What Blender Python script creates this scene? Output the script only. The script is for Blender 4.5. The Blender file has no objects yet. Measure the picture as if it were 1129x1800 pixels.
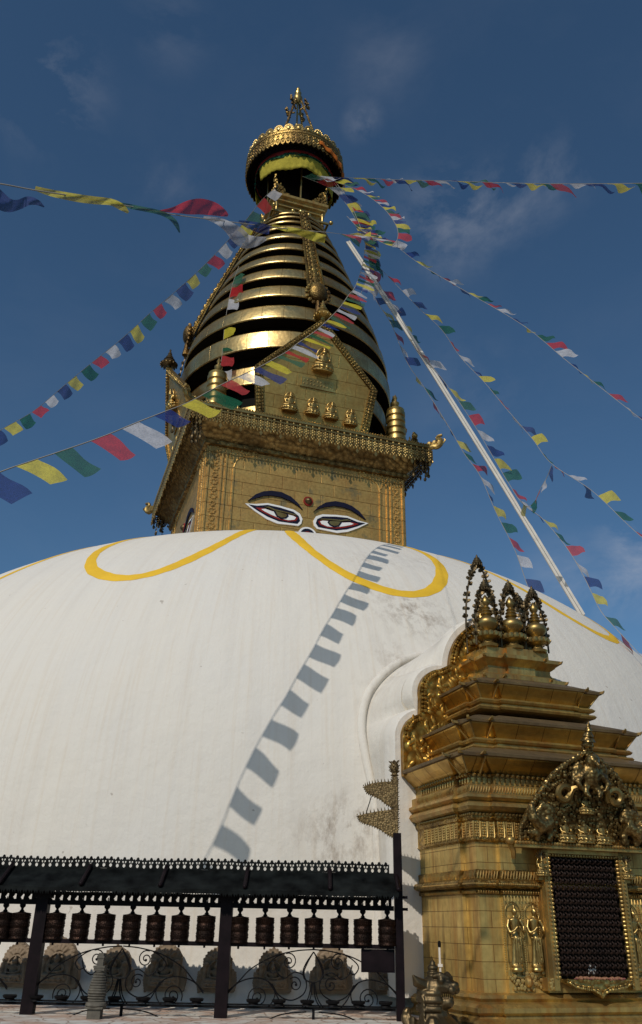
import bpy, math, random
import numpy as np
from mathutils import Vector, Matrix
random.seed(7)
PI = math.pi
R = math.radians
S = bpy.context.scene
COL = S.collection

# ------------------------------------------------------------------ camera
F_PX, CX, CY = 1477.0, 564.5, 900.0
up = Vector((55.0, 2990.0, -F_PX)).normalized()          # world up seen in camera space
fw = Vector((0, 0, -1)); hy = (fw - up * fw.dot(up)).normalized(); hx = hy.cross(up)
CAM = Matrix((hx, hy, up))                                 # camera -> world
EYE = Vector((0, 0, 1.6))
cd = bpy.data.cameras.new('camera'); cam = bpy.data.objects.new('camera', cd); COL.objects.link(cam)
cam.matrix_world = Matrix.Translation(EYE) @ CAM.to_4x4()
cd.sensor_fit = 'VERTICAL'; cd.sensor_height = 36.0; cd.lens = 36.0 * F_PX / 1800.0
cd.clip_start = 0.05; cd.clip_end = 3000
S.camera = cam

# ------------------------------------------------------------------ light
SUN_AZ, SUN_EL = R(-25), R(37)                             # from behind the camera, to the left
sdir = Vector((math.sin(SUN_AZ) * math.cos(SUN_EL), -math.cos(SUN_AZ) * math.cos(SUN_EL), math.sin(SUN_EL)))
sl = bpy.data.lights.new('sun', 'SUN'); sl.energy = 3.5; sl.angle = R(0.5); sl.color = (1.0, 0.93, 0.84)
so = bpy.data.objects.new('sun', sl); COL.objects.link(so)
so.rotation_euler = sdir.to_track_quat('Z', 'Y').to_euler()
S.view_settings.view_transform = 'Standard'; S.view_settings.look = 'None'
S.view_settings.gamma = 1.0; S.view_settings.exposure = -0.35


def pxdir(px, py):
    return (CAM @ Vector((px - CX, CY - py, -F_PX))).normalized()


W = bpy.data.worlds.new('World'); S.world = W; W.use_nodes = True
nt = W.node_tree; nt.nodes.clear()
def N(t, kind, **kw):
    n = t.nodes.new(kind)
    for k, v in kw.items():
        if k.startswith('in_'):
            n.inputs[int(k[3:]) if k[3:].isdigit() else k[3:]].default_value = v
        else:
            setattr(n, k, v)
    return n
out = N(nt, 'ShaderNodeOutputWorld'); bg = N(nt, 'ShaderNodeBackground'); bg.inputs[1].default_value = 0.085
sky = N(nt, 'ShaderNodeTexSky', sky_type='NISHITA', sun_disc=False, sun_elevation=SUN_EL,
        sun_rotation=PI - SUN_AZ, altitude=1400, air_density=1.0, dust_density=0.4, ozone_density=2.0)
# sun_rotation is measured from +Y clockwise
sky.sun_rotation = math.atan2(sdir.x, sdir.y)
tc = N(nt, 'ShaderNodeTexCoord')
mp = N(nt, 'ShaderNodeMapping'); mp.inputs['Scale'].default_value = (1, 1, 1.6)
nt.links.new(tc.outputs['Generated'], mp.inputs['Vector'])
nz = N(nt, 'ShaderNodeTexNoise'); nz.inputs['Scale'].default_value = 5.5; nz.inputs['Detail'].default_value = 9; nz.inputs['Roughness'].default_value = .62; nz.inputs['Distortion'].default_value = .35
nt.links.new(mp.outputs[0], nz.inputs['Vector'])
rm = N(nt, 'ShaderNodeMapRange'); rm.inputs[1].default_value = .42; rm.inputs[2].default_value = .78
nt.links.new(nz.outputs[0], rm.inputs[0])
acc = None
for (px, py, rad, amp) in ((75, 150, .085, .5), (640, 215, .03, .45), (790, 385, .085, .6), (905, 350, .07, .35), (680, 105, .07, .12), (840, 700, .1, .12),
                           (300, 45, .06, .15), (1120, 940, .06, .75), (1110, 1030, .05, .6), (985, 300, .06, .25), (300, 330, .05, .15), (1000, 1030, .08, .3)):
    d = pxdir(px, py)
    sb = N(nt, 'ShaderNodeVectorMath', operation='DISTANCE'); sb.inputs[1].default_value = d
    nt.links.new(tc.outputs['Generated'], sb.inputs[0])
    m = N(nt, 'ShaderNodeMapRange', interpolation_type='SMOOTHSTEP'); m.inputs[1].default_value = 0; m.inputs[2].default_value = rad
    m.inputs[3].default_value = amp; m.inputs[4].default_value = 0
    nt.links.new(sb.outputs['Value'], m.inputs[0])
    if acc is None: acc = m.outputs[0]
    else:
        a = N(nt, 'ShaderNodeMath', operation='ADD'); nt.links.new(acc, a.inputs[0]); nt.links.new(m.outputs[0], a.inputs[1]); acc = a.outputs[0]
a = N(nt, 'ShaderNodeMath', operation='ADD', in_1=.02); nt.links.new(acc, a.inputs[0])
mu = N(nt, 'ShaderNodeMath', operation='MULTIPLY', use_clamp=True); nt.links.new(a.outputs[0], mu.inputs[0]); nt.links.new(rm.outputs[0], mu.inputs[1])
mx = N(nt, 'ShaderNodeMix', data_type='RGBA'); nt.links.new(mu.outputs[0], mx.inputs[0]); tn = N(nt, 'ShaderNodeMix', data_type='RGBA', blend_type='MULTIPLY'); tn.inputs[0].default_value = 1; tn.inputs[7].default_value = (.79, 1.07, 1.15, 1); nt.links.new(sky.outputs[0], tn.inputs[6]); nt.links.new(tn.outputs[2], mx.inputs[6]); mx.inputs[7].default_value = (7.5, 7.6, 8.2, 1)
nt.links.new(mx.outputs[2], bg.inputs[0]); nt.links.new(bg.outputs[0], out.inputs[0])

# ------------------------------------------------------------------ materials
def mat(name):
    m = bpy.data.materials.new(name); m.use_nodes = True
    return m, m.node_tree, m.node_tree.nodes['Principled BSDF']
def ramp(t, src, stops):
    r = N(t, 'ShaderNodeValToRGB'); e = r.color_ramp.elements
    while len(e) < len(stops): e.new(.5)
    for k, (p, c) in enumerate(stops): e[k].position = p; e[k].color = (*c, 1) if len(c) == 3 else c
    t.links.new(src, r.inputs[0]); return r.outputs[0]
def noise(t, vec, scale, detail=5, rough=.55):
    n = N(t, 'ShaderNodeTexNoise'); n.inputs['Scale'].default_value = scale; n.inputs['Detail'].default_value = detail; n.inputs['Roughness'].default_value = rough
    t.links.new(vec, n.inputs['Vector']); return n.outputs[0]
def mixc(t, fac, c1, c2, mode='MIX'):
    m = N(t, 'ShaderNodeMix', data_type='RGBA', blend_type=mode)
    for s, v in ((0, fac), (6, c1), (7, c2)):
        if isinstance(v, bpy.types.NodeSocket): t.links.new(v, m.inputs[s])
        else: m.inputs[s].default_value = v if s == 0 else (*v, 1)
    return m.outputs[2]
def bump(t, h, st, dist=.01, nrm=None):
    b = N(t, 'ShaderNodeBump'); b.inputs['Strength'].default_value = st; b.inputs['Distance'].default_value = dist
    t.links.new(h, b.inputs['Height'])
    if nrm: t.links.new(nrm, b.inputs['Normal'])
    return b.outputs[0]

def gold(name, base, dark, rough=.34, seam=None, orn=0, tarn=.5, bumps=.25, patina=None, tscale=1.3, metal=.92, streak=0):
    """gilt copper: tarnish, hammering, optional sheet seams (w,h in m) and optional embossed ornament scale"""
    m, t, p = mat(name)
    tcd = N(t, 'ShaderNodeTexCoord'); ob = tcd.outputs['Object']; uv = tcd.outputs['UV']
    n1 = noise(t, ob, tscale, 6, .6); n2 = noise(t, ob, 14, 4)
    fac = ramp(t, n1, [(.5 - .28 * tarn, (1, 1, 1)), (.5 + .2, (0, 0, 0))])
    c = mixc(t, fac, base, dark)
    c = mixc(t, .35, c, ramp(t, n2, [(.3, (.35, .3, .25)), (.65, (1, 1, 1))]), 'MULTIPLY')
    if streak:
        mp = N(t, 'ShaderNodeMapping'); mp.inputs['Scale'].default_value = (9, 9, .7); t.links.new(ob, mp.inputs[0])
        ns = noise(t, mp.outputs[0], 1.0, 5, .6)
        c = mixc(t, ramp(t, ns, [(.47, (0, 0, 0)), (.62, (streak, streak, streak))]), c, (.42, .17, .03))
        ns2 = noise(t, mp.outputs[0], 2.3, 5, .6)
        c = mixc(t, ramp(t, ns2, [(.52, (0, 0, 0)), (.7, (.8 * streak,) * 3)]), c, (.10, .065, .03))
    if patina:
        n3 = noise(t, ob, 2.1, 7, .65)
        c = mixc(t, ramp(t, n3, [(.56, (0, 0, 0)), (.66, (.8, .8, .8))]), c, patina)
    h = n2; nb = bump(t, n2, bumps, .012)
    rsock = N(t, 'ShaderNodeMapRange'); rsock.inputs[1].default_value = .3; rsock.inputs[2].default_value = .7
    rsock.inputs[3].default_value = rough + .22; rsock.inputs[4].default_value = rough - .05
    t.links.new(n1, rsock.inputs[0]); t.links.new(rsock.outputs[0], p.inputs['Roughness'])
    if seam:
        b = N(t, 'ShaderNodeTexBrick'); b.inputs['Scale'].default_value = 1.0
        b.inputs['Brick Width'].default_value = seam[0]; b.inputs['Row Height'].default_value = seam[1]
        b.inputs['Mortar Size'].default_value = seam[2] if len(seam) > 2 else .006; b.inputs['Mortar Smooth'].default_value = .3
        b.inputs['Color1'].default_value = (1, 1, 1, 1); b.inputs['Color2'].default_value = (.82, .82, .82, 1); b.inputs['Mortar'].default_value = (.25, .2, .15, 1)
        t.links.new(uv, b.inputs['Vector'])
        c = mixc(t, .85, c, b.outputs['Color'], 'MULTIPLY')
        iv = N(t, 'ShaderNodeMath', operation='SUBTRACT', in_0=1.0); t.links.new(b.outputs['Fac'], iv.inputs[1])
        nb = bump(t, iv.outputs[0], .5, .006, nb)
        lowf = noise(t, ob, 3.2, 2); nb = bump(t, lowf, .25, .05, nb)
    if orn:
        v = N(t, 'ShaderNodeTexVoronoi', feature='SMOOTH_F1'); v.inputs['Scale'].default_value = orn; v.inputs['Smoothness'].default_value = .4
        t.links.new(ob, v.inputs['Vector'])
        iv = N(t, 'ShaderNodeMath', operation='SUBTRACT', in_0=1.0); t.links.new(v.outputs['Distance'], iv.inputs[1])
        nb = bump(t, iv.outputs[0], .6, .5 / orn, nb)
        c = mixc(t, .8, c, ramp(t, v.outputs['Distance'], [(.3, (1, 1, 1)), (.68, (.42, .36, .28))]), 'MULTIPLY')
    t.links.new(c, p.inputs['Base Color']); t.links.new(nb, p.inputs['Normal'])
    p.inputs['Metallic'].default_value = metal
    return m
G0, G1 = (.76, .55, .19), (.30, .21, .08)
M_ring = gold('gilt_ring', (.86, .66, .28), (.40, .28, .11), .25, seam=(.55, 2.0, .006), tarn=.45, bumps=.12)
M_wall = gold('gilt_wall', (.84, .52, .15), (.46, .28, .09), .36, seam=(.62, .32, .008), tarn=.6, patina=(.24, .20, .10), bumps=.35, metal=.7)
M_plain = gold('gilt_plain', G0, G1, .3, bumps=.2)
M_orn = gold('gilt_ornate', G0, (.2, .12, .04), .33, orn=16, bumps=.2)
M_orn_s = gold('gilt_ornate_fine', (.62, .43, .13), (.16, .1, .04), .36, orn=34, bumps=.2)
M_gable = gold('gilt_gable', (.84, .54, .165), (.46, .29, .09), .36, seam=(.5, .33, .007), tarn=.6, bumps=.2)
M_shr = gold('shrine_gilt', (.84, .60, .19), (.60, .41, .13), .38, seam=(.26, .135, .0035), tarn=.6, bumps=.12, streak=.5, tscale=2.2, metal=.62)
M_shr_p = gold('shrine_gilt_moulding', (.68, .48, .15), (.28, .19, .07), .36, tarn=.7, bumps=.15, streak=.5, tscale=3, metal=.75)
M_shr_o = gold('shrine_gilt_embossed', (.78, .54, .17), (.3, .2, .07), .33, orn=30, tarn=.5, tscale=3)
M_lobe = gold('orange_gilt', (.78, .50, .12), (.45, .25, .05), .34, orn=12, tarn=.5, tscale=3)
M_cove = gold('shrine_cove_gilt', (.80, .52, .13), (.45, .27, .07), .3, seam=(.3, 4.0, .005), tarn=.7, bumps=.15, tscale=3)
M_roof = gold('weathered_roof_gilt', (.27, .185, .085), (.12, .08, .04), .5, tarn=.8, bumps=.4, metal=.6, tscale=3)
M_tor = gold('torana_bronze', (.50, .35, .13), (.17, .115, .05), .33, orn=30, tarn=.8, tscale=4)
M_bronze = gold('bronze', (.20, .14, .065), (.07, .055, .035), .4, tarn=.7, tscale=6, bumps=.5)
M_fig = gold('figure_gilt', (.68, .49, .17), (.26, .17, .06), .3, bumps=.1)
M_penn = gold('pennant_brass', (.34, .24, .1), (.14, .10, .05), .5, orn=55, tarn=.7, metal=.7)

def plain(name, c, rough=.6, metal=0, var=.25, sc=6, bmp=.15, spec=.5):
    m, t, p = mat(name)
    tcd = N(t, 'ShaderNodeTexCoord'); n = noise(t, tcd.outputs['Object'], sc, 5)
    lo = tuple(x * (1 - var) for x in c); hi = tuple(min(1, x * (1 + var * .6)) for x in c)
    t.links.new(ramp(t, n, [(.3, lo), (.7, hi)]), p.inputs['Base Color'])
    p.inputs['Roughness'].default_value = rough; p.inputs['Metallic'].default_value = metal
    p.inputs['Specular IOR Level'].default_value = spec
    if bmp: t.links.new(bump(t, n, bmp, .01), p.inputs['Normal'])
    return m
M_black = plain('recess_black', (.006, .005, .004), .8, spec=.1)  # flat black for recesses; on the spire it paints the shade between rings
M_iron = plain('black_iron', (.006, .0055, .006), .6, 0, .5, 20, .15, .1)
M_ironp = plain('painted_iron_posts', (.009, .005, .006), .5, 0, .5, 9, .15, .1)
M_sheet = plain('dark_green_roof_sheet', (.008, .0095, .009), .6, 0, .9, 7, .2, .07)
M_wheel = gold('prayer_wheel_copper', (.045, .024, .017), (.012, .010, .009), .42, orn=90, tarn=.9, tscale=9)
M_stone = plain('grey_stone', (.11, .098, .075), .85, 0, .5, 14, .5)
M_white = plain('banner_cloth', (.56, .53, .47), .85, 0, .12)
M_pipe = plain('white_pipe', (.65, .6, .52), .5, 0, .15)
M_navy = plain('navy_paint', (.006, .006, .022), .6, 0, .2, spec=.2)
M_wp = plain('white_paint', (.78, .78, .76), .5, 0, .08)
M_redp = plain('red_paint', (.25, .02, .015), .6, 0, .2, spec=.2)

def plaster(name):
    m, t, p = mat(name)
    tcd = N(t, 'ShaderNodeTexCoord'); ob = tcd.outputs['Object']; uv = tcd.outputs['UV']
    mp = N(t, 'ShaderNodeMapping'); mp.inputs['Scale'].default_value = (16, .45, 1); t.links.new(uv, mp.inputs[0])
    st = noise(t, mp.outputs[0], 1.0, 6, .6)
    mp2 = N(t, 'ShaderNodeMapping'); mp2.inputs['Scale'].default_value = (3.5, .22, 1); t.links.new(uv, mp2.inputs[0])
    st2 = noise(t, mp2.outputs[0], 1.0, 5, .6)
    c = mixc(t, ramp(t, st, [(.5, (0, 0, 0)), (.72, (.4, .4, .4))]), (.685, .642, .560), (.60, .50, .37))
    c = mixc(t, ramp(t, st2, [(.48, (0, 0, 0)), (.75, (.35, .35, .35))]), c, (.55, .51, .45))
    big = noise(t, ob, .5, 4)
    c = mixc(t, ramp(t, big, [(.4, (0, 0, 0)), (.75, (.28, .28, .28))]), c, (.60, .605, .60))
    # mould and soot stains with a place of their own
    mpf = N(t, 'ShaderNodeMapping'); mpf.inputs['Scale'].default_value = (1, 1, .55); t.links.new(ob, mpf.inputs[0]); fine = noise(t, mpf.outputs[0], 7.5, 12, .72)
    accd = None
    for (loc, rad, amp) in STAINS:
        d = N(t, 'ShaderNodeVectorMath', operation='DISTANCE'); d.inputs[1].default_value = loc; t.links.new(ob, d.inputs[0])
        r = N(t, 'ShaderNodeMapRange', interpolation_type='SMOOTHSTEP'); r.inputs[1].default_value = 0; r.inputs[2].default_value = rad; r.inputs[3].default_value = amp; r.inputs[4].default_value = 0
        t.links.new(d.outputs['Value'], r.inputs[0])
        if accd is None: accd = r.outputs[0]
        else:
            a = N(t, 'ShaderNodeMath', operation='ADD'); t.links.new(accd, a.inputs[0]); t.links.new(r.outputs[0], a.inputs[1]); accd = a.outputs[0]
    sca = N(t, 'ShaderNodeMath', operation='MULTIPLY', in_1=.72); t.links.new(accd, sca.inputs[0]); dirt = N(t, 'ShaderNodeMath', operation='MULTIPLY', use_clamp=True); t.links.new(sca.outputs[0], dirt.inputs[0])
    t.links.new(ramp(t, fine, [(.46, (0, 0, 0)), (.66, (1, 1, 1))]), dirt.inputs[1])
    c = mixc(t, dirt.outputs[0], c, (.22, .16, .11))
    sp = noise(t, ob, 9, 3, .5)
    c = mixc(t, ramp(t, sp, [(.735, (0, 0, 0)), (.77, (.6, .6, .6))]), c, (.3, .25, .2))
    t.links.new(c, p.inputs['Base Color']); p.inputs['Roughness'].default_value = .85; p.inputs['Specular IOR Level'].default_value = .2
    b = bump(t, noise(t, ob, 1.6, 8, .6), .5, .06); b = bump(t, noise(t, ob, 7, 6, .65), .35, .02, b)
    b = bump(t, st, .25, .012, b)
    t.links.new(b, p.inputs['Normal'])
    return m

CLOTH = {}
def cloth(name, c, tr=.32, through=.20):
    m, t, p = mat(name)
    tcd = N(t, 'ShaderNodeTexCoord'); n = noise(t, tcd.outputs['Object'], 9, 5)
    col = ramp(t, n, [(.3, tuple(x * .72 for x in c)), (.7, c)])
    wv = noise(t, tcd.outputs['Object'], 48, 3, .6)
    col = mixc(t, ramp(t, wv, [(.42, (.3, .3, .3)), (.52, (0, 0, 0))]), col, tuple(x * .35 for x in c))
    oi = N(t, 'ShaderNodeObjectInfo'); rf = N(t, 'ShaderNodeMapRange'); rf.inputs[3].default_value = 0; rf.inputs[4].default_value = .10; t.links.new(oi.outputs['Random'], rf.inputs[0])
    col = mixc(t, rf.outputs[0], col, (.42, .40, .38))
    t.links.new(col, p.inputs['Base Color']); p.inputs['Roughness'].default_value = .85; p.inputs['Specular IOR Level'].default_value = .15
    tl = N(t, 'ShaderNodeBsdfTranslucent'); t.links.new(col, tl.inputs[0]); ms = N(t, 'ShaderNodeMixShader'); ms.inputs[0].default_value = tr
    t.links.new(p.outputs[0], ms.inputs[1]); t.links.new(tl.outputs[0], ms.inputs[2])
    if through:
        tp = N(t, 'ShaderNodeBsdfTransparent'); m2 = N(t, 'ShaderNodeMixShader'); m2.inputs[0].default_value = through
        t.links.new(ms.outputs[0], m2.inputs[1]); t.links.new(tp.outputs[0], m2.inputs[2]); t.links.new(m2.outputs[0], t.nodes['Material Output'].inputs[0])
    else: t.links.new(ms.outputs[0], t.nodes['Material Output'].inputs[0])
    CLOTH[name] = m; return m
cloth('blue', (.012, .035, .19)); cloth('white', (.60, .60, .63)); cloth('red', (.50, .02, .025)); cloth('green', (.006, .115, .055)); cloth('yellow', (.68, .58, .04)); cloth('orange', (.8, .22, .02), through=0); cloth('valance_yellow', (.66, .56, .07), through=0)
CLOTH['navy'] = cloth('navy', (.01, .012, .05))
FLAGCOL = ['blue', 'white', 'red', 'green', 'yellow']

# ------------------------------------------------------------------ mesh builder
class MB:
    def __init__(s): s.v = []; s.f = []; s.m = []; s.uv = {}; s.cm = 0
    def face(s, idx, uv=None):
        if uv: s.uv[len(s.f)] = uv
        s.f.append(tuple(idx)); s.m.append(s.cm)
    def box(s, x0, x1, y0, y1, z0, z1):
        b = len(s.v)
        s.v += [(x, y, z) for z in (z0, z1) for y in (y0, y1) for x in (x0, x1)]
        for q in ((0, 2, 3, 1), (4, 5, 7, 6), (0, 1, 5, 4), (2, 6, 7, 3), (0, 4, 6, 2), (1, 3, 7, 5)): s.face([b + i for i in q])
    def loft(s, rings, cap0=True, cap1=True, closed=True):
        n = len(rings[0]); b = len(s.v)
        for r in rings: s.v += [tuple(p) for p in r]
        for i in range(len(rings) - 1):
            for j in range(n if closed else n - 1):
                k = (j + 1) % n
                s.face((b + i * n + j, b + i * n + k, b + (i + 1) * n + k, b + (i + 1) * n + j))
        if cap0: s.face([b + j for j in range(n)][::-1])
        if cap1: s.face([b + (len(rings) - 1) * n + j for j in range(n)])
    def lathe(s, prof, seg=24, c=(0, 0, 0), sx=1, sy=1, ur=None, a0=0, a1=2 * PI):
        b = len(s.v); full = abs(a1 - a0 - 2 * PI) < 1e-6; n = seg if full else seg + 1
        vl = [0]
        for i in range(1, len(prof)): vl.append(vl[-1] + math.hypot(prof[i][0] - prof[i - 1][0], prof[i][1] - prof[i - 1][1]))
        ur = ur or max(p[0] for p in prof)
        for (r, z) in prof:
            for j in range(n):
                a = a0 + (a1 - a0) * j / seg
                s.v.append((c[0] + r * math.cos(a) * sx, c[1] + r * math.sin(a) * sy, c[2] + z))
        for i in range(len(prof) - 1):
            for j in range(seg):
                k = (j + 1) % n; u0 = (a1 - a0) * j / seg * ur; u1 = (a1 - a0) * (j + 1) / seg * ur
                s.face((b + i * n + j, b + i * n + k, b + (i + 1) * n + k, b + (i + 1) * n + j), [(u0, vl[i]), (u1, vl[i]), (u1, vl[i + 1]), (u0, vl[i + 1])])
    def tube(s, pts, r, seg=6, cap=True):
        pts = [Vector(p) for p in pts]; n = len(pts); rs = r if isinstance(r, (list, tuple)) else [r] * n
        rings = []; ref = None
        for i, p in enumerate(pts):
            t = (pts[min(i + 1, n - 1)] - pts[max(i - 1, 0)]).normalized()
            if ref is None:
                ref = Vector((0, 0, 1)) if abs(t.z) < .9 else Vector((1, 0, 0))
            a = (ref - t * ref.dot(t)).normalized(); ref = a; b = t.cross(a)
            rings.append([p + (a * math.cos(q) + b * math.sin(q)) * rs[i] for q in [2 * PI * k / seg for k in range(seg)]])
        s.loft(rings, cap, cap)
    def ball(s, c, r, sx=1, sy=1, sz=1, seg=8, rg=5, M=None):
        b = len(s.v); c = Vector(c)
        def P(v):
            v = Vector((v[0] * sx * r, v[1] * sy * r, v[2] * sz * r))
            if M is not None: v = M @ v
            return tuple(c + v)
        s.v.append(P((0, 0, -1)))
        for i in range(1, rg):
            a = -PI / 2 + PI * i / rg
            for j in range(seg):
                q = 2 * PI * j / seg; s.v.append(P((math.cos(a) * math.cos(q), math.cos(a) * math.sin(q), math.sin(a))))
        s.v.append(P((0, 0, 1))); top = len(s.v) - 1
        for j in range(seg):
            k = (j + 1) % seg
            s.face((b, b + 1 + k, b + 1 + j)); s.face((top, top - seg + j, top - seg + k))
            for i in range(rg - 2): s.face((b + 1 + i * seg + j, b + 1 + i * seg + k, b + 1 + (i + 1) * seg + k, b + 1 + (i + 1) * seg + j))
    def prism(s, poly, y0, y1, M=None):
        """poly in x,z; extruded along y"""
        b = len(s.v); n = len(poly)
        for y in (y0, y1):
            for (x, z) in poly:
                p = Vector((x, y, z)); s.v.append(tuple(M @ p if M is not None else p))
        s.face([b + i for i in range(n)]); s.face([b + n + i for i in range(n)][::-1])
        for i in range(n):
            k = (i + 1) % n; s.face((b + i, b + n + i, b + n + k, b + k))
    def add(s, o, M):
        b = len(s.v); fb = len(s.f)
        s.v += [tuple(M @ Vector(p)) for p in o.v]; s.f += [tuple(i + b for i in q) for q in o.f]; s.m += o.m
        for k, u in o.uv.items(): s.uv[fb + k] = u
    def build(s, name, mats, parent=None, smooth=False, label=None, loc=None, rot=None, fixn=True):
        me = bpy.data.meshes.new(name); me.from_pydata(s.v, [], s.f)
        if not isinstance(mats, (list, tuple)): mats = [mats]
        for m in mats: me.materials.append(m)
        if len(mats) > 1: me.polygons.foreach_set('material_index', s.m)
        me.update()
        if fixn:
            import bmesh
            bm = bmesh.new(); bm.from_mesh(me); bmesh.ops.recalc_face_normals(bm, faces=bm.faces); bm.to_mesh(me); bm.free()
        uvl = me.uv_layers.new(name='UVMap').data
        vs = me.vertices
        for p in me.polygons:
            u = s.uv.get(p.index)
            if u:
                d = {vi: c for vi, c in zip(s.f[p.index], u)}
                for li in p.loop_indices: uvl[li].uv = d[me.loops[li].vertex_index]
            else:
                nx, ny, nz = abs(p.normal.x), abs(p.normal.y), abs(p.normal.z)
                for li in p.loop_indices:
                    c = vs[me.loops[li].vertex_index].co
                    uvl[li].uv = (c.x, c.y) if nz > .8 else ((c.y, c.z) if nx > ny else (c.x, c.z))
        if smooth:
            for p in me.polygons: p.use_smooth = True
            if smooth != 'all': me.set_sharp_from_angle(angle=R(38 if smooth is True else smooth))
        o = bpy.data.objects.new(name, me); COL.objects.link(o)
        if parent: o.parent = parent
        if loc is not None: o.location = loc
        if rot is not None: o.rotation_euler = rot
        if label: o['label'] = label
        return o

def thing(name, label, cat, loc=(0, 0, 0), rz=0, group=None):
    o = bpy.data.objects.new(name, None); COL.objects.link(o); o.empty_display_size = .2
    o.location = loc; o.rotation_euler = (0, 0, rz); o['label'] = label; o['category'] = cat
    if group: o['group'] = group
    return o
def tag(o, label, cat, group=None):
    o['label'] = label; o['category'] = cat
    if group: o['group'] = group
    return o
def struct(o): o['kind'] = 'structure'; return o
def copy_tree(o, parent=None):
    c = o.copy(); COL.objects.link(c); c.parent = parent
    for ch in o.children: copy_tree(ch, c)
    return c
def remesh(o, vox):
    md = o.modifiers.new('fuse', 'REMESH'); md.mode = 'VOXEL'; md.voxel_size = vox; md.use_smooth_shade = True
    sm = o.modifiers.new('soften', 'SMOOTH'); sm.factor = .5; sm.iterations = 2
def catmull(P, n=8):
    P = [np.array(p, float) for p in P]; P = [2 * P[0] - P[1]] + P + [2 * P[-1] - P[-2]]; o = []
    for i in range(1, len(P) - 2):
        for k in range(n):
            t = k / n; a, b, c, d = P[i - 1:i + 3]
            o.append(.5 * ((2 * b) + (c - a) * t + (2 * a - 5 * b + 4 * c - d) * t * t + (3 * b - a - 3 * c + d) * t ** 3))
    o.append(P[-2]); return o

# stupa frame -------------------------------------------------------
AX, AY, ALPHA = -1.05, 19.48, R(18)
vn = Vector((math.sin(ALPHA), -math.cos(ALPHA), 0)); vt = Vector((math.cos(ALPHA), math.sin(ALPHA), 0)); vo = Vector((AX, AY, 0))
def Lw(t, off, z): return vo + vt * t + vn * off + Vector((0, 0, z))
def on_front(px, py, off):
    d = pxdir(px, py); s = ((vo - EYE).dot(vn) + off) / d.dot(vn); P = EYE + d * s; return (P - vo).dot(vt), P.z
def at_d(px, py, dist): return EYE + pxdir(px, py) * dist
def at_y(px, py, Y):
    d = pxdir(px, py); return EYE + d * (Y / d.y)
DR, DZ0, DH, DP, DQ = 9.68, 1.811, 7.46, 1.822, 2.608
def dome_prof(n=60):
    return [(DR * math.cos(a) ** (2 / DP) if a < PI / 2 - 1e-6 else 0.0, DZ0 + DH * math.sin(a) ** (2 / DQ)) for a in [PI / 2 * i / n for i in range(n + 1)]]
_dp = dome_prof(400)
def dome_r(z):
    if z <= DZ0: return DR
    return float(np.interp(z, [p[1] for p in _dp], [p[0] for p in _dp]))
def dome_z(r): return float(np.interp(r, [p[0] for p in _dp][::-1], [p[1] for p in _dp][::-1]))
def dome_hit(px, py):
    d = pxdir(px, py); s = 5.0
    while s < 30:
        P = EYE + d * s; q = P - vo; q.z = 0
        if P.z < DZ0 + DH and q.length < dome_r(P.z): return P
        s += .005
def loc_of(P): q = P - vo; return Vector((q.dot(vt), -q.dot(vn), P.z))
STAINS = []
for (px, py, rad, amp) in ((745, 1085, .75, .8), (690, 1060, .9, .5), (700, 1230, .8, .45), (610, 1440, .55, .75), (560, 1480, .6, .5), (640, 1500, .7, .5), (690, 1150, .5, .5),
                           (655, 985, .8, .4), (740, 990, .7, .35), (730, 1600, .6, .25), (30, 1740, 1, .25), (500, 1740, 1, .25)):
    P = dome_hit(px, py)
    if P: STAINS.append((tuple(loc_of(P)), rad, amp))
M_dome = plaster('lime_plaster')
M_yel = plain('saffron_yellow_wash', (.78, .47, .02), .75, 0, .12, 3)

# ================================================================== SETTING
def ground_mat():
    m, t, p = mat('courtyard_stone')
    tcd = N(t, 'ShaderNodeTexCoord'); b = N(t, 'ShaderNodeTexBrick'); b.inputs['Scale'].default_value = 1
    b.inputs['Brick Width'].default_value = .6; b.inputs['Row Height'].default_value = .3; b.inputs['Mortar Size'].default_value = .01
    b.inputs['Color1'].default_value = (.2, .15, .12, 1); b.inputs['Color2'].default_value = (.13, .11, .09, 1); b.inputs['Mortar'].default_value = (.05, .045, .04, 1)
    t.links.new(tcd.outputs['Object'], b.inputs['Vector'])
    n = noise(t, tcd.outputs['Object'], 3, 5)
    t.links.new(mixc(t, .5, b.outputs[0], ramp(t, n, [(.3, (.5, .5, .5)), (.7, (1, 1, 1))]), 'MULTIPLY'), p.inputs['Base Color']); p.inputs['Roughness'].default_value = .85
    return m
g = MB(); g.v += [(-600, -600, 0), (600, -600, 0), (600, 600, 0), (-600, 600, 0)]; g.face((0, 1, 2, 3)); struct(g.build('ground', ground_mat()))
def pave_mat():
    m, t, p = mat('lime_stained_paving')
    tcd = N(t, 'ShaderNodeTexCoord'); ob = tcd.outputs['Object']
    v = N(t, 'ShaderNodeTexVoronoi', feature='DISTANCE_TO_EDGE'); v.inputs['Scale'].default_value = 5.5; wn = N(t, 'ShaderNodeTexNoise'); wn.inputs['Scale'].default_value = 4; wn.inputs['Detail'].default_value = 4; t.links.new(ob, wn.inputs['Vector']); t.links.new(mixc(t, .12, ob, wn.outputs['Color']), v.inputs['Vector'])
    n = noise(t, ob, 2.3, 6, .65)
    c = mixc(t, ramp(t, n, [(.42, (0, 0, 0)), (.6, (.8, .8, .8))]), (.60, .58, .52), (.42, .24, .15))
    c = mixc(t, ramp(t, v.outputs[0], [(.015, (.8, .8, .8)), (.045, (0, 0, 0))]), c, (.22, .13, .08))
    t.links.new(c, p.inputs['Base Color']); p.inputs['Roughness'].default_value = .8
    t.links.new(bump(t, n, .3, .03), p.inputs['Normal']); return m
M_pave = pave_mat()
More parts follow.
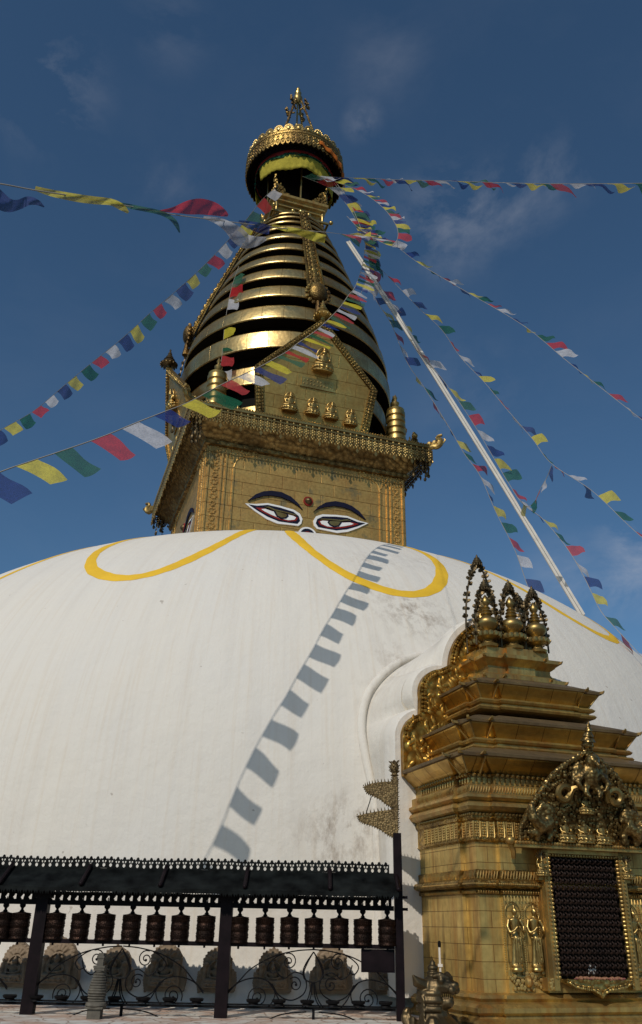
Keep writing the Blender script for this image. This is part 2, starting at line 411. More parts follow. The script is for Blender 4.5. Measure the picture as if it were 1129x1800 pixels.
g = MB(); g.lathe([(9.0, .004), (12.15, .004), (12.2, .0)][::-1][:0] or [(12.2, 0.0), (12.2, .84), (12.15, .87), (9.3, .87)], 128)
struct(g.build('plinth_pavement', M_pave, loc=(AX, AY, 0), smooth=30))

# ================================================================== STUPA
stupa = thing('stupa', 'great white domed stupa crowned by a gilded eye tower and golden spire', 'stupa', (AX, AY, .87), ALPHA)
ZB = .87
# every stupa part is modelled in stupa axes with z from the ground; the root sits on the plinth
def SB(mb, name, mats, smooth=False, parent=None, label=None):
    o = mb.build(name, mats, parent or stupa, smooth, label)
    if parent is None: o.location.z = -ZB
    return o
g = MB(); prof = [(9.98, .86), (9.93, .93), (9.80, 1.02), (9.72, 1.10), (9.70, 1.3), (DR, 1.6)] + dome_prof(70)[:-1]
g.lathe(prof, 220, ur=DR); dome = SB(g, 'dome', M_dome, 'all')
# yellow lotus-petal loops painted round the shoulder
def petal(cdeg, ds=.96, rs=1.0):
    g = MB(); key = [(-10.7, 5.4), (-10.7, 5.9), (-10.5, 6.5), (-9.8, 7.15), (-8.5, 7.72), (-6.2, 8.18), (-3.2, 8.42), (0, 8.50), (3.2, 8.42), (6.0, 8.17), (8.4, 7.72), (9.9, 7.12), (10.5, 6.5), (10.7, 5.9), (10.7, 5.4)]
    pts = catmull(key, 6); n = len(pts); ctr = []
    for k, (a, r) in enumerate(pts):
        a = R(cdeg + a * ds + .25 * math.sin(k * .13 + cdeg)); r = 5.4 + (r - 5.4) * rs; r += .03 * math.sin(k * .11 + cdeg); z = dome_z(r) + 0.0
        ctr.append(Vector((r * math.sin(a), -r * math.cos(a), z)))
    for lift, first in ((.010, True),):
        rows = []
        for k, p in enumerate(ctr):
            tg = (ctr[min(k + 1, n - 1)] - ctr[max(k - 1, 0)]).normalized()
            r = math.hypot(p.x, p.y); dz = (dome_z(r + .05) - dome_z(r - .05)) / .1
            nr = Vector((-dz * p.x / r, -dz * p.y / r, 1)).normalized(); sd = tg.cross(nr).normalized()
            w = .095 + .010 * math.sin(k * .31 + cdeg) + .005 * math.sin(k * 1.7 + cdeg)
            row = []
            for q in (-1, -.4, .4, 1):
                pp = p + sd * w * q; rr = math.hypot(pp.x, pp.y)
                pp.z = dome_z(rr); row.append(pp + nr * (lift if abs(q) < 1 else .002))
            rows.append(row)
        b = len(g.v)
        for row in rows: g.v += [tuple(x) for x in row]
        for k in range(n - 1):
            for j in range(3): g.face((b + k * 4 + j, b + k * 4 + j + 1, b + (k + 1) * 4 + j + 1, b + (k + 1) * 4 + j))
    g.build('petal_band', M_yel, dome, 'all')
for k in range(13): petal(-2.6 + 27.7 * k - (.35 if k == 0 else 0) + (.3 if k == 12 else 0), .91 if k == 12 else .94, .955 if k == 12 else 1.0)

# arched plaster rim on the dome and lobed white backing of the shrine
g = MB(); P = []
arch = [(-1.27, 1.3), (-1.28, 2.2), (-1.30, 2.9), (-1.37, 3.35), (-1.40, 3.75), (-1.30, 4.12), (-1.08, 4.42), (-.75, 4.68), (-.38, 4.82), (0, 4.87)]
arch = arch + [(-a, b) for a, b in arch[::-1][1:]]
for (t_, z_) in catmull(arch, 5):
    r = dome_r(z_); P.append((t_, -(math.sqrt(r * r - t_ * t_) - .005), z_))
g.tube(P, .055, 8)
SB(g, 'niche_rim', M_dome, 'all')

def lobes(e, zlow):
    """outline of the lobed back plate, expanded by e"""
    pts = [(-1.27 - e, zlow), (-1.27 - e, 3.2)]
    def arc(cx, cz, r, a0, a1, n=9):
        for i in range(n + 1):
            a = R(a0 + (a1 - a0) * i / n); pts.append((cx + (r + e) * math.cos(a), cz + (r + e) * math.sin(a)))
    arc(-1.0, 3.47, .27, 185, 102)
    arc(-.76, 3.98, .29, 190, 97)
    arc(0, 4.29, .66, 176, 90, 14)
    return pts + [(-a, b) for a, b in pts[::-1][1:]]
g = MB(); of = lobes(.085, 1.0); n = len(of)
ap = [(t_, z_) for t_, z_ in catmull([(x * .97, (z - 1.0) * .985 + 1.0 - (.3 if z < 1.5 else 0)) for x, z in arch], 8)]; la = [0]
for q0, q1 in zip(ap[:-1], ap[1:]): la.append(la[-1] + math.hypot(q1[0] - q0[0], q1[1] - q0[1]))
lf = [0]
for q0, q1 in zip(of[:-1], of[1:]): lf.append(lf[-1] + math.hypot(q1[0] - q0[0], q1[1] - q0[1]))
rim_ = []
for k in range(n):
    f = lf[k] / lf[-1] * la[-1]; x = float(np.interp(f, la, [p[0] for p in ap])); z = float(np.interp(f, la, [p[1] for p in ap])); r = dome_r(z)
    rim_.append(Vector((x, -(math.sqrt(max(.1, r * r - x * x)) - .03), z)))
fr_ = [Vector((x, -10.22, z)) for x, z in of]
rings = [[(p.x, p.y + .3, p.z) for p in rim_], rim_]
for f, b in ((.3, .22), (.6, .42), (.85, .62)):
    rings.append([rim_[k].lerp(fr_[k], f) + Vector((0, (1 - abs(2 * f - 1)) * .10, 0)) for k in range(n)])
fr1 = [Vector((x, -10.05, z)) for x, z in lobes(.10, 1.0)]
rings += [fr1, fr_, [Vector((x, -10.25, z)) for x, z in lobes(.06, 1.0)]]
g.loft(rings)
SB(g, 'niche_backing', M_dome, 50)

# ---------------------------------------------------------------- harmika (eye tower)
HW = 2.42
g = MB(); rings = []
for (h, z) in ((HW, 8.6), (HW, 11.45)): rings.append([(-h, -h, z), (h, -h, z), (h, h, z), (-h, h, z)])
g.loft(rings); harm = SB(g, 'eye_tower', M_wall)
# embossed pilasters, arch ribs and scroll work
g = MB()
for k in range(4):
    Mk = Matrix.Rotation(k * PI / 2, 4, 'Z'); q = MB()
    for sx in (-1, 1):
        for x in (2.36, 2.06, 1.96, 1.78): q.box(sx * x - .018, sx * x + .018, -HW - .03, -HW + .01, 9.0, 11.3 if x > 1.8 else 10.9)
        for i in range(12):
            z = 9.2 + i * .18
            for j in range(7):
                a = j * PI / 3.5
                q.ball((sx * 2.2 + .05 * math.cos(a) * (1 + .4 * (i % 2)), -HW, z + .06 * math.sin(a)), .032, 1, .8, 1, 6, 4)
        pth = [(sx * 1.78, -HW - .005, 10.9), (sx * 1.72, -HW - .005, 11.1), (sx * 1.55, -HW - .005, 11.22), (sx * 1.35, -HW - .005, 11.26)]
        q.tube([tuple(p) for p in catmull(pth, 4)], .018, 5)
        for i in range(60):
            x = sx * random.uniform(1.2, 2.36); z = random.uniform(11.0, 11.38) if abs(x) > 1.75 else random.uniform(11.28, 11.38)
            q.ball((x, -HW, z), random.uniform(.02, .04), 1, .8, 1, 6, 4)
    g.add(q, Mk)
g.build('embossed_pilasters', M_wall, harm, True)
# eyes, drawn from the photograph on the front face and carried to all four faces
def c3(x, y): return on_front(240 + x / 2.0907, 600 + y / 2.0907, HW)
def outline(pts): return [c3(*p) for p in pts]
brow = outline([(412, 588), (440, 565), (470, 554), (500, 552), (535, 557), (570, 574), (595, 597), (613, 622), (598, 608), (570, 590), (535, 575), (500, 569), (470, 570), (440, 579)])
wh = outline([(402, 598), (440, 600), (485, 597), (530, 607), (580, 621), (603, 636), (612, 655), (608, 672), (598, 680), (560, 676), (520, 672), (480, 655), (440, 628)])
bl = outline([(414, 602), (445, 607), (485, 604), (530, 614), (578, 629), (598, 645), (603, 662), (593, 673), (560, 669), (525, 664), (484, 647), (447, 625)])
rd = outline([(440, 614), (468, 616), (498, 626), (540, 634), (580, 643), (595, 652), (588, 663), (560, 665), (525, 658), (490, 643), (460, 627)])
ws = outline([(460, 620), (475, 619), (500, 628), (540, 636), (578, 645), (588, 651), (582, 659), (560, 661), (528, 654), (493, 639), (470, 627)])
ir = outline([(504, 626), (530, 632), (556, 638), (561, 646), (552, 655), (534, 657), (516, 648)])
pu = outline([(511, 628), (530, 633), (551, 639), (554, 646), (547, 651), (534, 652), (520, 645)])
lid = outline([(470, 613), (488, 612), (510, 622), (550, 631), (586, 641), (589, 645), (550, 635), (508, 626), (485, 616)])
CXF = .02
for k in range(4):
    Rk = (0, 0, k * PI / 2)
    for s in (1, -1):
        def side(pl): return [(s * (x - CXF) + 0, z) for x, z in pl][::s]
        g = MB()
        for i, (pl, mi) in enumerate(((wh, 0), (bl, 1), (rd, 2), (ws, 0), (ir, 1), (pu, 3), (lid, 3))):
            g.cm = mi; g.prism(side(pl), -HW - .030 - .006 * i, -HW + .004)
        g.build('eye', [M_wp, M_navy, M_redp, M_fig], harm, rot=Rk)
        g = MB(); g.prism(side(brow), -HW - .04, -HW + .004); g.build('eyebrow', M_navy, harm, rot=Rk)
    g = MB(); g.cm = 0
    uz = c3(638, 590)[1]
    g.lathe([(.115, -.0), (.115, .03), (.0, .03)], 24); g.cm = 1; g.lathe([(.085, .025), (.075, .06), (.05, .085), (.03, .10), (0, .11)], 20)
    g2 = MB(); g2.add(g, Matrix.Translation((0, -HW, uz)) @ Matrix.Rotation(PI / 2, 4, 'X')); g2.build('forehead_mark', [M_redp, M_bronze], harm, True, rot=Rk)
    # question-mark nose
    nz_ = c3(635, 690)[1]
    g = MB()
    def nose(w, e):
        pts = [(.215 * math.cos(a) * w, nz_ - .16 + .19 * w * math.sin(a)) for a in [R(200 - 225 * i / 16) for i in range(17)]]
        pts += [(.09 * w, nz_ - .36), (.02, nz_ - .48), (-.02, nz_ - .5)]; return pts[::-1]
    g.cm = 0; g.prism(nose(1.0, 0), -HW - .03, -HW + .004); g.cm = 1; g.prism(nose(.78, 0), -HW - .036, -HW + .004); g.cm = 2; g.prism(nose(.4, 0), -HW - .042, -HW + .004)
    g.build('nose_curl', [M_wp, M_navy, M_redp], harm, rot=Rk)

def square(h, z): return [(-h, -h, z), (h, -h, z), (h, h, z), (-h, h, z)]
g = MB()
pr = [(2.43, 11.36), (2.50, 11.38), (2.52, 11.46), (2.47, 11.50), (2.50, 11.54), (2.58, 11.60), (2.70, 11.72), (2.76, 11.80), (2.80, 11.82), (2.80, 11.88), (2.86, 11.92), (2.90, 11.94), (2.93, 12.02), (2.93, 12.09), (2.85, 12.11), (2.2, 12.14)]
g.loft([square(h, z) for h, z in pr]); corn = SB(g, 'cornice', gold('cornice_gilt', (.42, .28, .10), (.18, .12, .05), .40, orn=9, tarn=.8, bumps=.4), 35)
# pierced fringe hanging under the cornice edge
def fringe_side():
    g = MB(); H = 2.95; y = -H
    g.box(-H, H, y - .02, y + .02, 12.05, 12.12); g.box(-H, H, y - .012, y + .012, 11.96, 11.985)
    n = 38
    for i in range(n):
        x = -H + (i + .5) * 2 * H / n; w = H / n
        for (dx, dz, r) in ((0, 12.02, .03), (0, 11.925, .03), (-.045, 11.90, .026), (.045, 11.90, .026), (0, 11.865, .036), (-.045, 11.83, .026), (.045, 11.83, .026), (0, 11.795, .03), (-.03, 11.74, .024), (.03, 11.74, .024), (0, 11.70, .028)):
            g.ball((x + dx, y, dz), r, 1, .5, 1, 6, 4)
        g.box(x - w - .009, x - w + .009, y - .008, y + .008, 11.70, 12.0)
        g.box(x - .007, x + .007, y - .006, y + .006, 11.66, 12.0)
        g.ball((x - w, y, 11.68), .026, 1, .7, 1.5, 6, 4)
        if i % 3 == 1: g.prism([(x - .04, 11.60), (x, 11.53), (x + .04, 11.60), (x, 11.68)], y - .01, y + .01)
    g.box(-H, H, y - .006, y + .006, 11.845, 11.86); g.box(-H, H, y - .006, y + .006, 11.765, 11.775)
    for i in range(90): g.ball((-H + (i + .5) * 2 * H / 90, y - .01, 12.13), .032, 1, 1, 1, 6, 4)
    return g
fr = fringe_side()
for k in range(4): fr.build('fringe', M_fig, corn, True, rot=(0, 0, k * PI / 2))
# bosses under the soffit, corner dragons, hanging tassel chains
def dragon():
    g = MB()
    g.tube([tuple(p) for p in catmull([(0, 0, 0), (.14, 0, .05), (.26, 0, .02), (.36, 0, .09), (.36, 0, .2), (.27, 0, .24), (.3, 0, .31), (.4, 0, .32)], 5)], [.07 - .035 * min(1, i / 35) for i in range(36)], 7)
    for i in range(16): g.ball((.02 + .022 * i, 0, .1 + .06 * math.sin(i)), .04 + .015 * (i % 3), 1, .6, 1, 6, 4)
    g.tube([(.3, 0, .1), (.42, 0, .1), (.47, 0, .16), (.44, 0, .2)], .022, 5); g.tube([(.1, 0, .05), (.06, 0, .16), (.12, 0, .2)], .025, 5)
    return g
dg = dragon()
for k in range(4):
    a = k * PI / 2 - PI / 4
    dg.build('corner_dragon', M_fig, corn, True, loc=(2.86 * math.sqrt(2) * math.cos(a), 2.86 * math.sqrt(2) * math.sin(a), 12.05), rot=(0, 0, a))
    g = MB()
    for i in range(11):
        L_ = random.uniform(.25, .8); a2 = random.uniform(-.14, .14); x = random.uniform(-.32, .05)
        g.tube([(x, a2, 0), (x + .01, a2, -L_ * .5), (x, a2 + .02, -L_)], .011, 4)
        for j in range(int(L_ / .09)): g.ball((x + random.uniform(-.02, .02), a2 + random.uniform(-.02, .02), -.05 - j * .09), random.uniform(.018, .034), 1, 1, 1.2, 5, 4)
        g.ball((x, a2, -L_), .04, 1, 1, 1.3, 6, 4)
    g.build('hanging_tassels', M_bronze if k % 2 == 0 else M_bronze, corn, True, loc=(2.86 * math.sqrt(2) * math.cos(a), 2.86 * math.sqrt(2) * math.sin(a), 12.0), rot=(0, 0, a))
# ringed victory banners on the corners with lions and leaf crests beside them
def victory():
    g = MB()
    pr = [(.0, 0), (.26, 0), (.27, .05), (.23, .09), (.26, .12), (.24, .17), (.17, .2)]
    for i in range(5): z = .26 + i * .13; pr += [(.185, z - .025), (.215, z + .0), (.215, z + .075), (.185, z + .10)]
    pr = [(a, b) for a, b in pr]
    pr += [(.2, .92), (.12, .95), (.07, .98), (.05, 1.0), (.08, 1.04), (.09, 1.08), (.04, 1.12), (.03, 1.15), (.05, 1.19), (0, 1.28)]
    _x = [(.15, .80), (.16, .82), (.11, .86), (.05, .88), (.035, .92), (.07, .95), (.075, .98), (.03, 1.02), (.02, 1.06), (.04, 1.09), (.0, 1.15)]
    g.lathe(pr, 20)
    for i in range(14):
        a = i * PI / 7; g.ball((.25 * math.cos(a), .25 * math.sin(a), .1), .045, 1, 1, 1.4, 6, 4)
        g.ball((.2 * math.cos(a + .2), .2 * math.sin(a + .2), .2), .035, 1, 1, 1.4, 6, 4)
    return g
def lion_small():
    g = MB()
    g.ball((0, .0, .16), .1, 1.25, .8, .8); g.ball((-.12, 0, .27), .085, 1, .9, 1.1); g.ball((-.19, 0, .25), .05)
    for s in (-1, 1): g.tube([(-.1, s * .05, .2), (-.13, s * .05, 0)], [.04, .03], 6); g.tube([(.1, s * .06, .16), (.1, s * .06, 0)], [.05, .03], 6)
    g.tube([(.12, 0, .2), (.2, 0, .3), (.16, 0, .42)], [.02, .03, .02], 5); g.ball((-.1, 0, .36), .05, .7, 1, 1)
    return g
def leaf_crest():
    g = MB(); g.lathe([(0, 0), (.12, 0), (.1, .06), (.05, .1)], 12)
    for i in range(34):
        a = random.uniform(0, PI); r = random.uniform(.04, .2); g.ball((r * math.cos(a), random.uniform(-.04, .04), .12 + r * 1.25 * math.sin(a)), .045, 1, .7, 1.2, 6, 4)
    g.lathe([(.03, .3), (.05, .36), (.02, .4), (.035, .43), (0, .48)], 10)
    return g
vm, lm, cm_ = victory(), lion_small(), leaf_crest()
for k in range(4):
    c = (k * PI / 2)
    def rp(x, y): return (x * math.cos(c) - y * math.sin(c), x * math.sin(c) + y * math.cos(c), 12.11)
    vm.build('victory_banner', M_plain, corn, True, loc=rp(2.3, -2.3)).scale = (1.12, 1.12, 1.4)
    lm.build('lion_figure', M_fig, corn, 'all', loc=rp(-2.72, -2.55), rot=(0, 0, c))
    for x in (-1.78, 1.85): cm_.build('leaf_crest', M_plain, corn, 'all', loc=rp(x, -2.4), rot=(0, 0, c))

# seated buddha, unit height, facing -y
def seated():
    g = MB()
    g.lathe([(0, 0), (.36, 0), (.40, .04), (.34, .08), (.31, .1), (.37, .13), (.40, .17), (.3, .2), (0, .2)], 16, sy=.7)
    for i in range(14):
        a = i * PI / 7; g.ball((.37 * math.cos(a), .26 * math.sin(a), .14), .055, 1, 1, 1, 6, 4)
    for s in (-1, 1):
        g.tube([(s * .06, -.02, .29), (s * .27, -.06, .27), (s * .3, -.12, .26)], [.1, .085, .07], 8)
        g.tube([(s * .3, -.12, .26), (s * .1, -.22, .25), (-s * .08, -.22, .24)], [.075, .06, .04], 8)
        g.tube([(s * .17, 0, .62), (s * .235, -.02, .5), (s * .22, -.06, .42)], [.06, .05, .045], 7)
        g.tube([(s * .22, -.06, .42), (s * .12, -.17, .37), (0, -.2, .36)], [.045, .036, .03], 7)
    g.loft([[(w * math.cos(a), d * math.sin(a), z) for a in [2 * PI * i / 10 for i in range(10)]] for w, d, z in ((.17, .12, .26), (.13, .1, .38), (.17, .11, .52), (.2, .1, .6), (.1, .07, .66), (.05, .05, .7))])
    g.ball((0, -.02, .77), .085, 1, 1, 1.15, 10, 7); g.ball((0, 0, .88), .055, 1, 1, 1); g.ball((0, 0, .94), .03, 1, 1, 1.6)
    for s in (-1, 1): g.ball((s * .085, -.01, .75), .022, .6, 1, 1.8)
    g.ball((0, -.1, .765), .018, 1, 1, 1.5)
    # halo
    pts = [(.27 * math.cos(R(a)), .05, .62 + .36 * math.sin(R(a))) for a in range(-40, 221, 13)]
    g.tube(pts, .025, 6)
    return g
sb = seated()
def put_buddha(parent, loc, h, rz=0, rot=None, name='buddha_figure'):
    o = bpy.data.objects.new(name, SEAT); COL.objects.link(o); o.parent = parent; o.location = loc; o.scale = (h, h, h)
    if rot: o.rotation_euler = rot
    remesh(o, .018); return o
_t = sb.build('buddha_figure', M_fig); SEAT = _t.data; bpy.data.objects.remove(_t)

# gables ---------------------------------------------------------------
LEAN = math.atan2(.65, 2.7)
def gable_poly(e): return [(-1.36 + e, 0 + e * .5), (1.36 - e, 0 + e * .5), (1.53 - e, 1.26), (0, 2.82 - e * 1.35), (-1.53 + e, 1.26)]
for k in range(4):
    c = k * PI / 2; loc = (2.62 * math.sin(c), -2.62 * math.cos(c), 12.2 - ZB)
    g = MB(); g.prism(gable_poly(0), 0, .05)
    gb = g.build('gable', M_gable, stupa, loc=loc, rot=(LEAN, 0, c))
    g = MB(); a_, b_ = gable_poly(-.02), gable_poly(.17); n = 5
    for i in range(n):
        j = (i + 1) % n
        if i == 0: continue
        b = len(g.v)
        g.v += [(p[0], y, p[1]) for y in (-.035, .06) for p in (a_[i], a_[j], b_[j], b_[i])]
        for q in ((0, 1, 2, 3), (7, 6, 5, 4), (0, 4, 5, 1), (1, 5, 6, 2), (2, 6, 7, 3), (3, 7, 4, 0)): g.face([b + x for x in q])
        L_ = math.hypot(a_[j][0] - a_[i][0], a_[j][1] - a_[i][1]); m = int(L_ / .085)
        for s_ in range(m):
            f_ = (s_ + .5) / m
            for w_, r_ in ((.15, .022), (.5, .042), (.85, .022)):
                p = [a_[i][q] * (1 - f_) + a_[j][q] * f_ for q in (0, 1)]; p2 = [b_[i][q] * (1 - f_) + b_[j][q] * f_ for q in (0, 1)]
                g.ball((p[0] * (1 - w_) + p2[0] * w_, -.04, p[1] * (1 - w_) + p2[1] * w_), r_, 1, .7, 1, 6, 4)
    g.build('gable_border', M_orn_s, gb, True)
    for (x, z, h) in ((-.62, .28, .50), (-.05, .30, .46), (.42, .28, .46), (.92, .22, .44), (.10, 1.42, .66)):
        put_buddha(gb, (x, -.06, z), h)
    g = MB(); g.box(-.38, .42, -.02, .01, 1.02, 1.24)
    for i in range(9):
        for j in range(2): g.ball((-.32 + i * .085, -.02, 1.08 + j * .09), .022, 1, .6, 1, 6, 4)
    g.box(-.42, .46, -.03, 0, .99, 1.02); g.build('name_plate', M_plain, gb, True)
    g = MB()
    g.lathe([(0, -.05), (.05, -.05), (.06, .02), (.2, .05), (.24, .07), (.2, .1), (.13, .19), (.15, .21), (.09, .28), (.1, .30), (.05, .38), (.06, .40), (.02, .50), (.03, .53), (0, .58)], 18)
    for i in range(14): a = i * PI / 7; g.ball((.22 * math.cos(a), .22 * math.sin(a), .04), .02, 1, 1, 1.6, 5, 4)
    g.build('umbrella_finial', M_plain if k != 3 else M_bronze, gb, True, loc=(0, .03, 2.85), rot=(-LEAN, 0, 0))

# spire ---------------------------------------------------------------
def spire_r(z): return float(np.interp(z, [12, 14.9, 15.4, 16.2, 17.3, 18.4, 19.5, 20.6, 21.0], [2.92, 2.88, 2.82, 2.62, 2.28, 1.88, 1.50, 1.05, .9]))
zc = [12.62, 13.56, 14.52, 15.45, 16.31, 17.12, 17.86, 18.55, 19.16, 19.66, 20.03, 20.34, 20.60]
for i, z in enumerate(zc):
    nx = zc[i + 1] if i < 12 else 20.85; pv = zc[i - 1] if i else 11.7
    h = min(nx - z, z - pv) * (.58 - .06 * min(1, i / 6)) if i else .5
    z0, z1 = z - h / 2, z + h / 2; kk = (.86, .955)[i] if i < 2 else 1; r = spire_r(z) * kk; r0, r1 = spire_r(z0) * kk, spire_r(z1) * kk
    r0 = r0 * .5 + r * .5
    ri = r - min(.42, .5 * h + .12)
    g = MB(); g.lathe([(r0 - .03, z0 + .01), (r0 - .01, z0), (r0 + .012, z0 + .02), (r0 + .012, z0 + .05), (r0, z0 + .06), ((r0 + r1) / 2 + .02, z), (r1, z1 - .03), (r1 + .01, z1 - .02), (r1 - .02, z1), (ri, z1 + .02)], 96, ur=r)
    g.cm = 1; g.lathe([(r0 - .03, z0 + .01), (ri, z0 + .015), (ri, z1 + .02)], 96)  # underside and inner face in black: gap shade put into the colour
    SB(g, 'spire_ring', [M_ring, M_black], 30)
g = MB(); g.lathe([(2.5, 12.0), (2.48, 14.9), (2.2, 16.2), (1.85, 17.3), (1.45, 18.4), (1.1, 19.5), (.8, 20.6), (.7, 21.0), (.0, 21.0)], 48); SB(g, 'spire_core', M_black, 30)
# ornamented straps down the spire
for k in range(4):
    g = MB(); zs = np.linspace(20.55, 16.0, 30); b = len(g.v)
    rows = []
    for i, z in enumerate(zs):
        w = .11 + .13 * i / 29; rr = spire_r(z) + .10
        rows.append([(-w, -rr + .06, z), (-w, -rr, z), (w, -rr, z), (w, -rr + .06, z)])
    g.loft(rows, True, True)
    for i in range(62):
        f = i / 61; z = 20.5 - 4.45 * f; w = .11 + .13 * f; rr = spire_r(z) + .13
        for x in (-.95, .95): g.ball((x * w, -rr + .02, z), .028 + .012 * f, 1, 1, 1, 6, 4)
        if i % 3 == 0: g.ball((0, -rr, z), .055 + .06 * f, 1, .7, 1.1, 8, 5)
        else:
            for x in (-.5, .5): g.ball((x * w, -rr + .01, z), .03 + .02 * f, 1, .7, 1, 6, 4)
    rr = spire_r(15.9) + .14
    g.ball((0, -rr, 16.15), .24, 1, .6, 1.2, 12, 8)
    for i in range(16): a = i * PI / 8; g.ball((.3 * math.cos(a), -rr, 16.1 + .32 * math.sin(a)), .06, 1, .8, 1, 6, 4)
    g.tube([(0, -rr, 15.85), (0, -rr - .02, 15.45)], [.05, .09], 8)
    SB(g, 'spire_strap', M_orn_s, True).rotation_euler = (0, 0, k * PI / 2)
# small bells along the hips of the spire
for k in range(1):
    a = (PI + R(12), R(-12))[k]; g = MB()
    for i in range(34):
        z = 13.2 + i * .2; rr = spire_r(z) + .06
        g.ball((rr * math.cos(a - ALPHA), rr * math.sin(a - ALPHA), z), .045, 1, 1, 1.3, 6, 4)
    g.tube([((spire_r(z) + .05) * math.cos(a - ALPHA), (spire_r(z) + .05) * math.sin(a - ALPHA), z) for z in np.linspace(13.2, 20.3, 24)], .014, 5)
    SB(g, 'bell_chain', M_bronze, True)

# pavilion under the parasol --------------------------------------------
g = MB(); Hh = .84
g.loft([square(.6, 20.95), square(.66, 21.05), square(.72, 21.08), square(.72, 21.16), square(.80, 21.2), square(.80, 21.28), square(.88, 21.33), square(.88, 21.42), square(.5, 21.44)])
pav = SB(g, 'pavilion', M_shr_p)
g = MB()
for k in range(4):
    q = MB(); q.box(-.88, .88, -.9, -.84, 20.62, 20.68)
    q.add((lambda m: (m.lathe([(.045, 0), (.06, .03), (.04, .06), (.035, .3), (.06, .42), (.04, .46), (.05, .5)], 10), m)[1])(MB()), Matrix.Translation((-.72, -.74, 20.62)))
    q.ball((-.85, -.98, 20.75), .07); q.ball((0, -.93, 20.78), .085, seg=12, rg=8); q.ball((-.25, -.93, 20.74), .07, seg=10, rg=7); q.ball((.25, -.93, 20.74), .07, seg=10, rg=7)
    g.add(q, Matrix.Rotation(k * PI / 2, 4, 'Z'))
g.build('railing', M_plain, pav, True)
g = MB()
for k in range(4):
    q = MB()
    for s in (-1, 1):
        for i in range(64):
            u = random.random(); v = random.random() * (1 - u)
            q.ball((s * (.84 - .46 * u), -.78 + random.uniform(-.05, .05), 21.46 + .72 * v), random.uniform(.03, .062), 1, 1, 1.1, 6, 4)
    q.build('foliage_ornament', M_orn_s, pav, True, rot=(0, 0, k * PI / 2))
g = MB(); g.box(-.4, .4, -.4, .4, 21.43, 22.9); g.build('dark_shaft', M_black, pav)
g = MB()
for k in range(4):
    a = k * PI / 2; g = MB(); g.tube([(.82 * math.sin(a), -.82 * math.cos(a), 21.4), (.85 * math.sin(a), -.85 * math.cos(a), 22.9)], .028, 6)
    g.build('stay_rod', M_plain, pav, True)

# parasol -----------------------------------------------------------------
g = MB(); g.cm = 0
g.lathe([(1.5, 23.05), (1.52, 23.07), (1.53, 23.35), (1.58, 23.40), (1.58, 23.48), (1.50, 23.52), (.9, 23.72), (.3, 23.95)], 72)
g.cm = 1; g.lathe([(1.5, 23.05), (1.51, 22.98), (1.48, 22.96), (1.46, 23.40), (.3, 23.6), (0.0, 23.6)], 72)
can = SB(g, 'parasol', [M_orn_s, M_black], 30)
g = MB()
for i in range(60):
    a = 2 * PI * i / 60; Mi = Matrix.Rotation(a, 4, 'Z')
    q = MB(); q.prism([(-.08, 23.38), (-.085, 23.12), (-.06, 22.98), (0, 22.92), (.06, 22.98), (.085, 23.12), (.08, 23.38)], -1.56, -1.535)
    for (x, z, r) in ((0, 23.30, .04), (0, 23.18, .045), (-.045, 23.12, .03), (.045, 23.12, .03), (0, 23.05, .04), (-.045, 23.34, .02), (.045, 23.34, .02)): q.ball((x, -1.565, z), r, 1, .5, 1, 6, 4)
    g.add(q, Mi)
g.build('pendant_fringe', M_orn_s, can, True)
g = MB()
for i in range(30):
    Mi = Matrix.Rotation(2 * PI * i / 30, 4, 'Z'); q = MB()
    q.prism([(.165 * math.cos(R(a)), 23.56 + .25 * math.sin(R(a))) for a in range(0, 181, 20)], -1.54, -1.51)
    q.ball((0, -1.545, 23.64), .075, 1, .4, 1, 10, 6)
    for a in range(15, 170, 25): q.ball((.13 * math.cos(R(a)), -1.545, 23.6 + .17 * math.sin(R(a))), .028, 1, .6, 1, 6, 4)
    g.add(q, Mi)
g.build('petal_crown', M_plain, can, True)
# cloth valance in four colour bands
def valance(r0, zt, zb, colr, name, a0, a1, wav=.03, nseg=120, vr=0.0):
    g = MB(); rows = []; nz_ = 5
    for j in range(nz_ + 1):
        f = j / nz_; row = []
        for i in range(nseg + 1):
            a = a0 + (a1 - a0) * i / nseg
            rr = r0 + vr * f + wav * f * math.sin(a * 9 + 2 * f) + .015 * f * math.sin(a * 41)
            z = zt + (zb - zt) * f + .05 * f * math.sin(a * 5 + 1)
            row.append((rr * math.sin(a), -rr * math.cos(a), z))
        rows.append(row)
    g.loft(rows, False, False, closed=False)
    o = g.build(name, CLOTH[colr], can, 'all'); sd = o.modifiers.new('thickness', 'SOLIDIFY'); sd.thickness = .008; return o
valance(1.22, 23.45, 22.98, 'navy', 'blue_valance', 0, 2 * PI)
valance(1.25, 23.0, 22.84, 'red', 'red_valance', 0, 2 * PI)
valance(1.26, 22.88, 22.72, 'green', 'green_valance', 0, 2 * PI)
valance(1.25, 22.78, 22.28, 'valance_yellow', 'yellow_valance', R(-75), R(245), .03, vr=-.06)
# orange scarf over the right side of the parasol
g = MB(); rows = []
for i in range(31):
    a = R(12 + 62 * i / 30); row = []
    for j in range(5):
        f = j / 4 - .5; row.append(((1.60 + .02 * math.sin(i * 1.1)) * math.sin(a), -(1.60 + .02 * math.sin(i * 1.1)) * math.cos(a), 23.18 - .28 * (i / 30) + f * (.14 + .16 * (i / 30)) + .03 * math.sin(i * .8)))
    rows.append(row)
g.loft(rows, False, False, closed=False); o = g.build('orange_scarf', CLOTH['orange'], can, 'all'); o.modifiers.new('thickness', 'SOLIDIFY').thickness = .01
